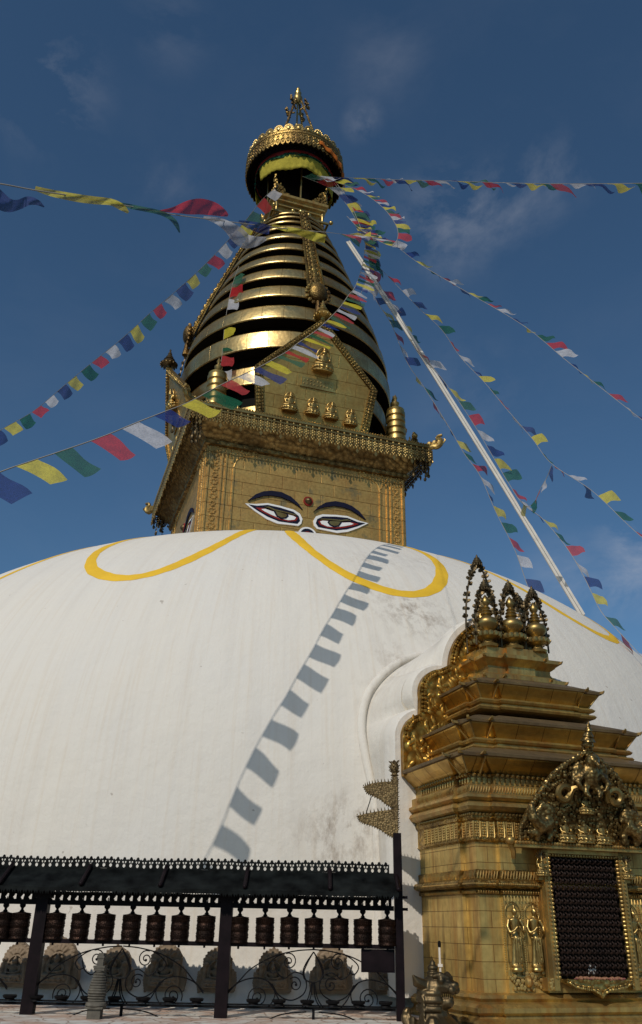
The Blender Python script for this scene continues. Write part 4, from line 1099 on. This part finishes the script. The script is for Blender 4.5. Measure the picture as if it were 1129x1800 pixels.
# scrollwork
def spiral(c, r0, turns, a0, dirn, rend=.15):
    n = int(14 * turns) + 2; return [(c[0] + r0 * (1 - (1 - rend) * i / n) * math.cos(a0 + dirn * 2 * PI * turns * i / n), c[1] + r0 * (1 - (1 - rend) * i / n) * math.sin(a0 + dirn * 2 * PI * turns * i / n)) for i in range(n + 1)]
def scroll_panel(pxc, skip=False):
    g = MB(); cx = fx(pxc, 1700)[0]
    def q(x, y):  # crop coordinates of the photograph's right panel -> local x,z
        X, Z = fx(360 + x / 3.136, 1490 + y / 3.136); return X - fx(551, 1700)[0], Z
    def line(pts, r=.0058):
        P = [q(*p) for p in pts]; P = catmull([(p[0], 0, p[1]) for p in P], 6)
        for s in (1, -1): g.tube([(cx + s * p[0], FYW, p[2]) for p in P], r, 5)
    def spir(c, r, turns, a0, d):
        C_ = q(*c); rr = r / 3.136 / 192
        P = spiral(C_, rr, turns, a0, d)
        for s in (1, -1):
            g.tube([(cx + s * x, FYW, z) for x, z in P], .0055, 5); g.ball((cx + s * P[-1][0], FYW, P[-1][1]), .012)
    line([(125, 795), (190, 735), (260, 665), (380, 600), (500, 570), (598, 562)])
    line([(600, 575), (565, 640), (548, 690), (560, 730), (592, 742)]); line([(600, 575), (640, 640), (655, 690), (640, 730), (600, 742)], .006)
    line([(125, 805), (190, 742), (280, 718), (350, 738), (385, 790), (378, 840), (345, 885)])
    line([(350, 738), (385, 790), (410, 840), (445, 885)]); line([(590, 742), (570, 830), (530, 890)]); line([(600, 742), (610, 830), (640, 890)])
    line([(370, 750), (410, 815), (475, 842), (540, 812), (562, 760), (545, 705), (500, 686), (470, 700)])
    line([(385, 640), (400, 690), (440, 720), (470, 700)]); line([(430, 585), (385, 610), (350, 650), (370, 690), (400, 680)])
    spir((498, 755), 38, 1.4, 2.4, -1); spir((293, 825), 54, 1.9, 3.6, -1); spir((465, 628), 42, 1.6, 2.0, -1)
    line([(310, 972), (380, 935), (450, 915), (560, 906)])
    return g
for k, c in enumerate((551, 212, -130)):
    g = scroll_panel(c); FB(g, 'scrollwork', M_iron, True)
    q_ = MB(); x = fx(c, 1790)[0]; q_.box(x - .012, x + .012, FYW - .01, FYW + .01, .87, .955); FB(q_, 'foot_bar')
# prayer wheels
def wheel_body():
    g = MB(); g.lathe([(0, -.115), (.086, -.115), (.088, -.105), (.082, -.10), (.082, -.085), (.084, -.08), (.084, -.03), (.0815, -.027), (.0815, -.02), (.084, -.017), (.084, .035), (.0815, .038), (.0815, .045), (.084, .048), (.084, .09), (.088, .095), (.084, .10), (.04, .106), (.02, .115), (0, .115)], 28, ur=.084)
    for z0, z1 in ((-.075, -.035), (-.012, .03), (.052, .088)):
        for i in range(26):
            a = 2 * PI * i / 26
            for j in range(2):
                g.ball((.083 * math.cos(a), .083 * math.sin(a), z0 + (z1 - z0) * (.25 + .5 * j)), .0045, 1, 1, 1.2 + (i * 7 % 3) * .3, 5, 4)
    return g
wb = wheel_body()
wt = MB(); wt.lathe([(.012, .11), (.022, .12), (.012, .13), (.012, .14), (.026, .155), (.028, .168), (.016, .19), (.007, .205), (.004, .24), (0, .24)], 12)
wsn = MB(); wsn.tube([(0, 0, -.16), (0, 0, -.11)], .010, 6)
wxs = [5, 35, 97, 141, 185, 231, 274, 317, 362, 421, 466, 509, 552, 597, 638, 681]
NTH = ['first', 'second', 'third', 'fourth', 'fifth', 'sixth', 'seventh']
proto = None
for i, px in enumerate(wxs):
    x = at_y(px, 1628, FYW).x
    if i == 0: lb = 'copper prayer wheel at the far left edge, cut by the frame'
    elif i == 1: lb = 'copper prayer wheel hanging just left of the left fence post'
    elif i < 9: lb = 'copper prayer wheel, %s to the right of the left fence post' % NTH[i - 2]
    else: lb = 'copper prayer wheel, %s to the right of the middle fence post' % NTH[i - 9]
    if proto is None:
        proto = thing('prayer_drum', lb, 'prayer wheel', (x, FYW, 1.575), 0, 'prayer wheels hanging in the fence')
        wb.build('cylinder_body', M_wheel, proto, 'all'); wt.build('finial', M_iron, proto, 'all'); wsn.build('spindle', M_iron, proto)
        o = proto
    else: o = copy_tree(proto)
    o.location = (x, FYW, 1.572 + random.uniform(-.003, .003)); o['label'] = lb; o.rotation_euler = (0, random.uniform(-.02, .02), random.uniform(0, 6))
# oil lamps on the bottom rail
lamp = MB(); lamp.lathe([(0, -.012), (.05, -.012), (.045, 0), (.04, .005), (.058, .012), (.064, .03), (.058, .034), (.052, .024), (0, .02)], 14)
lxs = [15, 62, 106, 152, 200, 250, 297, 345, 445, 490, 540, 585, 630, 678]
lp = None
for i, px in enumerate(lxs):
    p = at_y(px, 1768, FYW - .02)
    lb = ('small black oil lamp cup on the bottom rail at the far left edge' if i == 0 else 'small black oil lamp cup on the bottom rail, %s right of the left post' % NTH[i - 1] if i < 8 else 'small black oil lamp cup on the bottom rail, %s right of the middle post' % NTH[i - 8])
    if lp is None: lp = lamp.build('oil_lamp', M_iron, None, True); o = lp
    else: o = lp.copy(); COL.objects.link(o)
    o.location = (p.x, FYW - .02, .985); tag(o, lb, 'oil lamp', 'oil lamp cups along the bottom rail')
# pennant pole on the corner post
pole = thing('pennant_pole', 'ornate brass pole with two spiked swallow-tailed pennants above the fence corner', 'pennant pole', (XP - .01, FYW, 2.42))
def PB(mb, name, m=M_penn, smooth=True):
    o = mb.build(name, m, pole, smooth); o.location = (-(XP - .01), -FYW, -2.42); return o
xp0 = XP - .01
g = MB(); g.box(xp0 - .022, xp0 + .022, FYW - .02, FYW + .02, 2.42, 2.95); PB(g, 'pole')
g = MB()
for i in range(26):
    z = 2.45 + i * .02
    for s in (-1, 1): g.tube([(xp0 + s * .02, FYW, z), (xp0 + s * (.036 + .008 * (i % 2)), FYW, z + .012)], [.007, .002], 4)
PB(g, 'pole_spikes')
g = MB(); g.lathe([(0, 0), (.02, .0), (.035, .02), (.025, .04), (.04, .07), (.045, .1), (.03, .14), (0, .17)], 12)
for i in range(46): a = random.uniform(0, 2 * PI); z = random.uniform(.04, .15); d = Vector((math.cos(a), math.sin(a), .5)); g.tube([Vector((.03 * math.cos(a), .03 * math.sin(a), z)), Vector((.03 * math.cos(a), .03 * math.sin(a), z)) + d * .028], [.007, .002], 4)
q_ = MB(); q_.add(g, Matrix.Translation((xp0, FYW, 2.94))); PB(q_, 'spiked_bud')
for (pts) in ([(700, 1372), (683, 1374), (665, 1375), (650, 1378), (639, 1383), (645, 1394), (655, 1399), (668, 1405), (680, 1415), (690, 1420), (700, 1421)],
              [(700, 1419), (683, 1424), (665, 1426), (645, 1430), (628, 1434), (632, 1443), (641, 1448), (655, 1452), (668, 1458), (682, 1468), (693, 1473), (700, 1474)]):
    P = [fx(*p) for p in pts]; g = MB(); g.prism(P, FYW - .008, FYW + .008)
    n = len(P); top = P[:5]
    for (a, b) in list(zip(P[:-1], P[1:])):
        for i in range(3):
            f = i / 3; x, z = a[0] + (b[0] - a[0]) * f, a[1] + (b[1] - a[1]) * f
            up_ = (a in top[:-1]); g.tube([(x, FYW, z), (x - .004, FYW, z + (.03 if up_ else -.012))], [.007, .002], 4)
            g.ball((x, FYW - .01, z + (-.014 if up_ else .012)), .007, 1, 1, 1, 5, 4)
    PB(g, 'pennant')
g = MB(); a, b = fx(653, 1400), fx(643, 1432); g.tube([(a[0], FYW, a[1]), (b[0], FYW, b[1])], .005, 5); PB(g, 'tie_rod', M_iron)

# ================================================================== STELAE, VOTIVE STUPA, GUARDIAN LION, PIPE
def stele(kind):
    g = MB()
    if kind == 1:
        po = [(-.2, 0), (-.2, .34), (-.17, .38), (.17, .38), (.2, .34), (.2, 0)]
    else:
        po = [(-.19, 0), (-.21, .12), (-.2, .24), (-.15, .3), (-.15, .4), (-.11, .48), (-.04, .53), (0, .56), (.04, .53), (.11, .48), (.15, .4), (.15, .3), (.2, .24), (.21, .12), (.19, 0)]
    g.prism(po, -.05, .06)
    for (a, b) in zip(po[:-1], po[1:]):
        L_ = math.hypot(b[0] - a[0], b[1] - a[1])
        for i in range(max(1, int(L_ / .03))): f = i / max(1, int(L_ / .03)); g.ball((a[0] + (b[0] - a[0]) * f, -.045, a[1] + (b[1] - a[1]) * f), .018, 1, .8, 1, 6, 4)
    for i in range(90): 
        x, z = random.uniform(-.17, .17), random.uniform(.03, .44)
        if abs(x) > .14 and abs(x) < .21 - max(0, z - .2) * .3: g.ball((x, -.05, z), random.uniform(.012, .024), 1, .8, 1, 5, 4)
    g.add(sb, Matrix.Translation((0, -.085, .05)) @ Matrix.Scale(.34, 4))
    for s in (-1, 1): g.tube([(s * .1, -.06, .06), (s * .1, -.07, .2), (s * .09, -.06, .3)], [.034, .026, .026], 6); g.ball((s * .12, -.085, .33), .034); g.tube([(s * .13, -.075, .05), (s * .13, -.09, .2), (s * .125, -.08, .3)], [.034, .024, .026], 6)
    for i in range(5): a = R(40 + 25 * i); g.tube([(.05 * math.cos(a), -.06, .36 + .05 * math.sin(a)), (.11 * math.cos(a), -.05, .37 + .11 * math.sin(a))], [.012, .02], 5)
    return g
M_stele = gold('weathered_stele_stone', (.30, .22, .14), (.12, .09, .06), .8, tarn=.9, metal=0, tscale=5)
sts = {k: stele(k) for k in (0, 1)}; wo = Vector((AX, AY, 0)); sp = {}
sl_ = [(25, 0, 1.0, 'left of the left fence post'), (105, 0, 1.12, 'tallest one, right of the left fence post'), (209, 0, .97, 'standing behind the small ringed stone stupa'), (297, 0, 1.06, 'just left of the middle fence post'),
       (385, 0, .98, 'hidden partly behind the middle fence post'), (480, 0, .98, 'first right of the middle fence post'), (580, 0, 1.08, 'second right of the middle fence post'), (682, 1, .98, 'square topped, below the dark notice plate')]
for px, k, sc, lb in sl_:
    p = at_y(px, 1700, 9.75); a = math.atan2(p.x - AX, AY - p.y)
    r = 9.86; g = sts[k]
    if k not in sp: o = g.build('carved_stele', M_stele, None, True); sp[k] = o; remesh(o, .0068)
    else: o = sp[k].copy(); COL.objects.link(o)
    o.location = (AX + r * math.sin(a), AY - r * math.cos(a), 1.0); o.rotation_euler = (R(-3), 0, a); o.scale = (sc * .93, 1, sc * .74)
    tag(o, 'brown carved stone stele at dome foot, ' + lb, 'stele', 'carved stone stelae along the foot of the dome')
vs_ = thing('votive_stupa', 'small grey stone votive stupa with ringed cone and square pedestal behind the railing', 'votive stupa', tuple((at_y(166, 1790, 8.32).x, 8.32, .6)))
g = MB(); g.box(-.13, .13, -.13, .13, 0, .18); g.box(-.10, .10, -.10, .10, .18, .215); g.box(-.082, .082, -.082, .082, .215, .24); g.box(-.056, .056, -.056, .056, .24, .345); g.box(-.075, .075, -.075, .075, .345, .36); g.lathe([(0, .358), (.082, .358), (.09, .37), (.085, .39), (.06, .40), (0, .40)], 20); g.build('pedestal', M_stone, vs_, 30)
g = MB(); pr = [(0, .395), (.066, .395)]
for i in range(12):
    z = .40 + i * .0195; w = float(np.interp(i, [0, 3, 7, 11], [.07, .082, .066, .042])); pr += [(w - .004, z), (w + .003, z + .006), (w + .002, z + .012), (w - .008, z + .016)]
g.lathe(pr + [(.03, .635), (0, .635)], 24); g.build('ringed_cone', M_stone, vs_, 30)
g = MB(); g.box(-.046, .046, -.046, .046, .63, .65); g.box(-.05, .05, -.05, .05, .652, .668); g.box(-.026, .026, -.026, .026, .668, .725); g.box(-.032, .032, -.032, .032, .725, .745); g.box(-.022, .022, -.022, .022, .745, .765); g.build('square_cap', M_stone, vs_)

lion = thing('guardian_lion', 'bronze guardian lion with open jaws sitting at the left corner of the gilded shrine', 'lion statue', tuple((at_y(768, 1790, 7.95).x, 7.95, .57)), R(-38))
g = MB()   # facing +x, chest up
def el(c, w, d, tilt=0, n=14):
    c = Vector(c); M_ = Matrix.Rotation(tilt, 3, 'Y'); return [c + M_ @ Vector((w * math.cos(a), d * math.sin(a), 0)) for a in [2 * PI * i / n for i in range(n)]]
g.loft([el((-.08, 0, -.02), .2, .17), el((-.06, 0, .12), .2, .18), el((.0, 0, .26), .185, .175), el((.01, 0, .35), .165, .16), el((-.01, 0, .42), .12, .12, .2), el((-.02, 0, .50), .10, .10, .3)])
for s in (-1, 1):
    g.tube([(.09, s * .11, .32), (.17, s * .12, .18), (.17, s * .12, .0)], [.075, .055, .05], 8); g.ball((-.1, s * .14, .1), .12, 1.1, .7, 1, 10, 7)
    g.ball((.05, s * .15, .33), .065, 1, 1, 1.2)
g.ball((-.01, 0, .585), .115, 1.05, 1.0, .95, 14, 10)                      # skull
g.tube([(.02, 0, .60), (.10, 0, .615), (.165, 0, .60)], [.095, .08, .055], 12)   # upper muzzle
g.ball((.185, 0, .625), .035, .9, 1.2, .8)
for s in (-1, 1):
    g.ball((.17, s * .035, .59), .035)
g.tube([(-.02, 0, .50), (.07, 0, .492), (.13, 0, .505), (.15, 0, .515)], [.08, .062, .045, .03], 10)   # lower jaw
g.ball((.125, 0, .525), .035, 1.2, .8, .7)
for s in (-1, 1):
    g.ball((.095, s * .062, .655), .032); g.tube([(.14, s * .02, .668), (.08, s * .06, .695), (.02, s * .085, .68)], [.02, .026, .012], 7)
    g.tube([(-.05, s * .08, .61), (-.09, s * .15, .64), (-.10, s * .19, .69)], [.05, .042, .008], 7)
    for i in range(5): g.tube([(-.03, s * .1, .55 - i * .02), (-.05, s * .13, .53 - i * .03), (-.02, s * .15, .50 - i * .035)], [.03, .024, .008], 6)
for i in range(34):
    a = R(60 + 240 * i / 33); 
    for z, r in ((.45, .125), (.51, .12), (.56, .115)): g.ball((r * math.cos(a + z) - .03, r * math.sin(a + z), z), .022, 1, 1, 1.2, 6, 4)
for i in range(18): a = R(-85 + 170 * i / 17); g.ball((.175 * math.cos(a) + .0, .17 * math.sin(a), .35 + .03 * math.cos(a) * -1), .02, 1, 1, 1.1, 6, 4)
g.ball((.195, 0, .26), .045, .6, 1, 1); g.lathe([(0, .68), (.05, .69), (.055, .71), (.035, .72), (.045, .735), (.045, .75), (.02, .77), (.025, .78), (0, .81)], 12, c=(-.02, 0, 0))
o = g.build('lion_body', M_bronze, lion, 'all'); remesh(o, .0065)
g = MB()
for i in range(7):
    for s in (-1, 1): g.tube([(.165 - .016 * i, s * (.03 + .005 * i), .562), (.165 - .016 * i, s * (.03 + .005 * i), .538)], [.008, .002], 4)
g.build('teeth', M_fig, lion, True)
g = MB(); g.tube([tuple(p) for p in catmull([(-.2, 0, .0), (-.29, 0, .12), (-.25, 0, .26), (-.30, 0, .36), (-.28, 0, .44)], 6)], [.04] * 20 + [.03] * 3 + [.02, .01], 7)
for i in range(16): g.ball((-.25 - .05 * math.sin(i), random.uniform(-.04, .04), .1 + i * .02), .035, 1, .7, 1.3, 6, 4)
o = g.build('tail', M_bronze, lion, True); remesh(o, .007)
g = MB(); g.box(-.3, .24, -.22, .22, .0, .06); q_ = MB(); q_.add(g, Matrix.Translation((0, 0, -.06))); q_.build('pedestal_slab', M_stone, lion)

g = MB(); P0 = [(786, 1668), (787, 1700), (788, 1740)]
pp = [Lw(-1.17, *(lambda v: (v[0], v[1]))((side_off, z))) for side_off, z in ((10.82, 1.45), (10.82, 1.30), (10.82, 1.16))]
g.tube([pp[0], pp[1], pp[2], pp[2] + vn * -.08 + Vector((0, 0, -.01)), pp[2] + vn * -.16 + Vector((0, 0, -.0))], .011, 8)
g.box(pp[1].x - .02, pp[1].x + .02, pp[1].y - .02, pp[1].y + .02, pp[1].z - .012, pp[1].z + .012)
pipe = thing('water_pipe', 'slim white water pipe with dark cap standing against the left wall of the shrine', 'pipe', tuple(pp[2]))
o = g.build('pipe_run', M_pipe, pipe, True); o.location = -pp[2]
g = MB(); g.lathe([(0, 0), (.014, 0), (.016, .03), (.012, .05), (0, .055)], 10); g.build('dark_cap', M_iron, pipe, True, loc=tuple(pp[0] - pp[2]))
g = MB()
pb_ = Lw(-.02, OC + 1.075 + .09, 1.245); rows = []
for j in range(4): rows.append([pb_ + vt * (-.04 + .025 * i + .004 * j) + vn * (.01 * math.sin(i * 2 + j)) + Vector((0, 0, .028 * j + (.012 if i == 1 else 0))) for i in range(4)])
g.loft([[p - pb_ for p in r] for r in rows], False, False, closed=False); o = g.build('paper_note', M_white, None, True, loc=tuple(pb_)); o.modifiers.new('t', 'SOLIDIFY').thickness = .003
tag(o, 'crumpled white paper tucked against the dark lattice door on the sill', 'paper')

# ================================================================== WHITE CLOTH BANNER AND PRAYER FLAG STRINGS
a0_ = at_d(612, 425, 24.0); top_ = Vector((vo.x + .5, vo.y - .6, 22.6)); b0_ = at_d(1024, 1082, 17.2)
bn = thing('cloth_banner', 'long white double cloth banner stretched from the spire top down to the dome', 'banner', tuple(b0_))
ctrl = [a0_, at_d(700, 558, 21.6), at_d(800, 716, 19.9), at_d(900, 877, 18.5), b0_]
cp = [Vector(p) for p in catmull([tuple(p) for p in ctrl], 16)]
for s in (-1, 1):
    g = MB(); rows = []; n = len(cp)
    for i, p in enumerate(cp):
        tg = (cp[min(i + 1, n - 1)] - cp[max(i - 1, 0)]).normalized(); sd = tg.cross(Vector((0, 1, 0))).normalized(); nn = tg.cross(sd).normalized()
        w = .026; c = p + sd * s * .031
        rows.append([c - sd * w - nn * .02, c + sd * w - nn * .02, c + sd * w + nn * .02, c - sd * w + nn * .02])
    g.loft([[q - b0_ for q in r] for r in rows]); g.build('cloth_strip', M_white, bn, False)

WIND = Vector((.86, .30, -.30))
M_cord = plain('pale_cord', (.30, .27, .22), .9, 0, .1)
def flag_mesh(p0, p1, drop, ripple, phase, taper=1.0, nu=6, nv=7, sag=1.0):
    rows = []; n = (p1 - p0).cross(drop).normalized(); L_ = drop.length
    for j in range(nv):
        f = j / (nv - 1); row = []
        for i in range(nu):
            e = i / (nu - 1); ee = .5 + (e - .5) * (1 - (1 - taper) * f)
            p = p0.lerp(p1, ee) + drop * f
            p = p + n * (ripple * L_ * f * math.sin(5.0 * f + 3.2 * e + phase)) + (p1 - p0).normalized() * (.07 * sag * L_ * math.sin(4 * f + phase)) + Vector((0, 0, -.10 * sag * L_ * f * f)) + drop.normalized() * (.06 * sag * L_ * math.sin(PI * e) * f)
            row.append(p)
        rows.append(row)
    return rows
def put_flag(parent, org, rows, color):
    g = MB(); g.loft([[tuple(p - org) for p in r] for r in rows], False, False, closed=False)
    o = g.build('prayer_flag', CLOTH[color], parent, 'all', label=color + ' prayer flag', fixn=False)
    return o
def string(label, ctrl, size, gap=1.1, c0=0, order=1, wind=WIND, jit=.25, ripple=.12, skip=0, end=1.0, cordr=.006, dropk=.95, cols=None, gapj=0.0, sag=1.0):
    P = [Vector(p) for p in catmull([tuple(at_d(*c)) if not isinstance(c, Vector) else tuple(c) for c in ctrl], 14)]
    org = P[0]; root = thing('prayer_flag_string', label, 'prayer flags', tuple(org), 0, 'strings of prayer flags')
    g = MB(); g.tube([tuple(p - org) for p in P], cordr, 4); g.build('cord', M_cord, root)
    acc = [0]
    for a, b in zip(P[:-1], P[1:]): acc.append(acc[-1] + (b - a).length)
    def at(s):
        s = max(0, min(s, acc[-1] - 1e-6)); k = int(np.searchsorted(acc, s, side='right')) - 1; k = min(k, len(P) - 2); return P[k].lerp(P[k + 1], (s - acc[k]) / (acc[k + 1] - acc[k] + 1e-9))
    s = skip if skip >= 0 else acc[-1] + skip; k = c0; n = 0
    while s + size < acc[-1] * end and n < 98:
        p0, p1 = at(s), at(s + size * random.uniform(.82, 1.0)); tg = (p1 - p0).normalized()
        w = (wind + Vector((random.uniform(-jit, jit), random.uniform(-jit, jit), random.uniform(-jit, jit) * .8)))
        w = w - tg * w.dot(tg) * .55; w.normalize()
        put_flag(root, org, flag_mesh(p0, p1, w * size * dropk * random.uniform(.75, 1.1), ripple * random.uniform(.6, 1.5), random.uniform(0, 6), random.uniform(.78, 1), sag=sag), (cols or FLAGCOL)[k % 5])
        k += order; n += 1; s += size * gap * random.uniform(.93, 1.1) + (size * .6 * (random.random() < gapj))
    return root

CANP = Vector((vo.x + .3, vo.y - 1.2, 22.3))
def dl(px, P3): return (P3 - EYE).length
# string whose shadow falls on the dome
S3 = [(-70, 862, 7.65), (0, 830, 7.78), (60, 809, 7.93), (126, 787, 8.17), (187, 765, 8.42), (240, 743, 8.66), (289, 724, 8.91), (332, 707, 9.2), (369, 687, 9.5), (400, 671, 9.83), (428, 658, 10.15), (460, 643, 10.62), (482, 631, 11.0), (506, 617, 11.65), (523, 604, 12.25), (542, 591, 13.0), (557, 580, 13.7), (579, 560, 14.9), (598, 540, 16.1), (612, 520, 17.2), (624, 505, 18.1), (635, 475, 19.8), (640, 449, 21.2), (642, 425, 22.4), (632, 395, 23.8), (612, 350, 25.4), (590, 320, 26.2)]
string('nearest prayer flag string, sagging across the eye tower and casting its shadow on the dome', S3, .25, 1.56, 0, order=-1, wind=Vector((.93, .05, -.40)), ripple=.035, skip=.15, jit=.10, dropk=1.45, sag=.6, cols=['blue', 'white', 'red', 'green', 'yellow'])
S1 = [(-60, 316, 3.4), (0, 323, 3.6), (60, 334, 3.9), (142, 347, 4.3), (230, 363, 4.8), (310, 378, 5.3), (390, 388, 6.0), (470, 398, 6.6), (530, 405, 7.4), (572, 408, 8.2), (598, 411, 18.5), (615, 412, 21), (630, 409, 23), (618, 385, 25.5)]
s1 = string('prayer flag string with the largest flags, crossing the upper left sky to the spire', S1, .62, .85, 3, order=-1, wind=Vector((1.0, -.05, -.25)), jit=.2, ripple=.14, skip=-7.0, cordr=.003, dropk=.9)
S1O = s1.location.copy()
for colr, dist, pth in (('blue', 3.7, [(-45, 322, 16), (-15, 342, 17), (12, 360, 13), (32, 360, 9), (50, 353, 8), (66, 356, 5), (78, 364, 1)]),
                        ('yellow', 4.15, [(62, 331, 4), (90, 339, 6), (130, 347, 7), (165, 352, 7), (195, 355, 6), (214, 364, 6), (226, 374, 2)]),
                        ('green', 4.8, [(196, 355, 1.5), (225, 362, 4), (255, 368, 4), (282, 374, 4), (300, 383, 4), (310, 394, 4), (316, 409, 1)]),
                        ('red', 5.3, [(281, 371, 1.5), (305, 369, 5), (330, 365, 12), (352, 363, 14), (375, 367, 12), (392, 374, 7), (401, 379, 2)]),
                        ('white', 6.0, [(358, 382, 2), (382, 388, 6), (402, 399, 10), (418, 413, 14), (432, 424, 13), (450, 424, 9), (468, 419, 3)]),
                        ('blue', 6.4, [(420, 389, 2), (434, 394, 6), (448, 398, 8), (462, 402, 9), (474, 404, 8)]),
                        ('yellow', 7.0, [(478, 397, 3), (500, 402, 4), (520, 406, 5), (540, 412, 7), (556, 417, 8), (572, 420, 7)])):
    rows = []; pc = catmull([(a, b, w) for a, b, w in pth], 4)
    for j, (x, y, w) in enumerate(pc):
        q0, q1 = pc[max(j - 1, 0)], pc[min(j + 1, len(pc) - 1)]; tx, ty = q1[0] - q0[0], q1[1] - q0[1]; L_ = math.hypot(tx, ty); nx, ny = -ty / L_, tx / L_
        rows.append([at_d(x + nx * w * k, y + ny * w * k, dist + .03 * math.sin(j * .6 + k * 1.6) + .004 * j) for k in (-1, -.5, 0, .5, 1)])
    put_flag(s1, S1O, rows, colr)
S2 = [(-60, 800, 26), (0, 757, 26), (60, 722, 26), (120, 672, 26), (165, 635, 26), (215, 595, 26), (270, 545, 26), (300, 520, 26), (345, 480, 26), (385, 440, 26.2), (430, 390, 26.4), (460, 352, 26.6), (490, 325, 26.8)]
string('straight prayer flag string of small flags rising diagonally from the left edge to the parasol', S2, .38, 1.15, 2, order=-1, wind=Vector((.80, .1, -.50)), cordr=.008)
S4 = [(378, 672, 20.6), (388, 640, 21), (392, 610, 21.5), (395, 575, 22.1), (401, 535, 22.7), (409, 500, 23.3), (420, 468, 24)]
string('short prayer flag string hanging down the left side of the golden spire', S4, .42, 1.25, 1, wind=Vector((.9, -.3, -.15)), jit=.2)
S5 = [(556, 309, 25.6), (600, 312, 25.6), (640, 313, 25.2), (700, 316, 23.5), (790, 318, 21.3), (880, 321, 19.5), (980, 323, 17.8), (1129, 322, 16), (1200, 320, 15)]
string('nearly level prayer flag string running right from the parasol across the sky', S5, .46, 1.12, 1, order=-1, wind=Vector((.95, .0, -.3)), jit=.2, dropk=.8, ripple=.2)
S6 = [(588, 322, 26.2), (640, 395, 25.21), (690, 428, 24.38), (740, 465, 23.62), (810, 507, 22.2), (920, 572, 19.89), (1000, 637, 18.4), (1129, 738, 16.56), (1190, 785, 15.87)]
string('highest of the long prayer flag strings descending to the right edge', S6, .33, 1.35, 0, gapj=.15, order=-1, wind=Vector((.75, .2, .05)), jit=.4, skip=1.2)
K2 = [(545, 314, 25.5), (596, 322, 25.3), (636, 338, 24.5), (668, 360, 22.8), (690, 385, 21.4), (700, 410, 20.4), (690, 432, 20.0), (660, 420, 21.5), (632, 402, 23.5), (610, 380, 25)]
string('looping prayer flag string bunched at the upper right of the spire', K2, .34, .95, 1, order=-1, wind=Vector((1, -.1, -.18)), jit=.12)
K1 = [(532, 310, 25.5), (575, 328, 25.4), (600, 348, 25.2), (618, 372, 24.8), (632, 400, 24.2), (645, 440, 23.6), (650, 478, 23), (640, 500, 22.8), (634, 520, 22.6)]
string('dense prayer flag string falling steeply beside the top of the white banner', K1, .38, 1.0, 3, order=-1, wind=Vector((1, -.1, -.2)), jit=.1)
S7 = [(640, 440, 23.5), (665, 468, 23.25), (703, 507, 22.74), (740, 545, 22.38), (777, 580, 22.08), (810, 628, 21.74), (850, 670, 21.04), (890, 718, 20.24), (935, 770, 19.43), (970, 815, 18.86), (1040, 862, 17.94), (1107, 925, 17.25), (1180, 990, 16.56)]
string('prayer flag string right of the white banner, with a knotted side line', S7, .30, 1.6, 4, gapj=.15, order=-1, wind=Vector((.65, .2, -.1)), jit=.5)
S8 = [(648, 455, 23.5), (686, 537, 22.07), (731, 610, 20.87), (767, 653, 20.45), (805, 703, 19.99), (840, 757, 19.51), (893, 847, 18.64), (919, 885, 18.08), (954, 912, 17.51), (996, 962, 16.95), (1028, 1016, 16.38), (1054, 1070, 15.82), (1077, 1098, 15.48), (1129, 1155, 14.8), (1160, 1190, 14.46)]
string('long prayer flag string crossing behind the white banner down to the dome shoulder', S8, .32, 1.4, 0, gapj=.15, order=-1, wind=Vector((.62, .2, -.1)), jit=.45)
S9 = [(640, 480, 23.0), (661, 527, 22.55), (688, 570, 22.05), (716, 637, 21.29), (746, 681, 21.12), (789, 750, 20.38), (815, 795, 19.82), (844, 836, 19.38), (872, 900, 18.82), (904, 964, 18.37), (925, 1022, 18.03), (940, 1060, 17.81)]
string('leftmost descending prayer flag string, passing left of the white banner', S9, .30, 1.4, 2, gapj=.2, order=-1, wind=Vector((.55, .25, -.35)), jit=.45)
S10 = [(970, 818, 16.4), (962, 838, 16.5), (950, 860, 16.6), (938, 885, 16.7), (925, 890, 16.6), (915, 880, 16.3)]
string('very short prayer flag tie line between two strings at the right', S10, .20, 1.25, 0, wind=Vector((-.2, .3, -.6)))
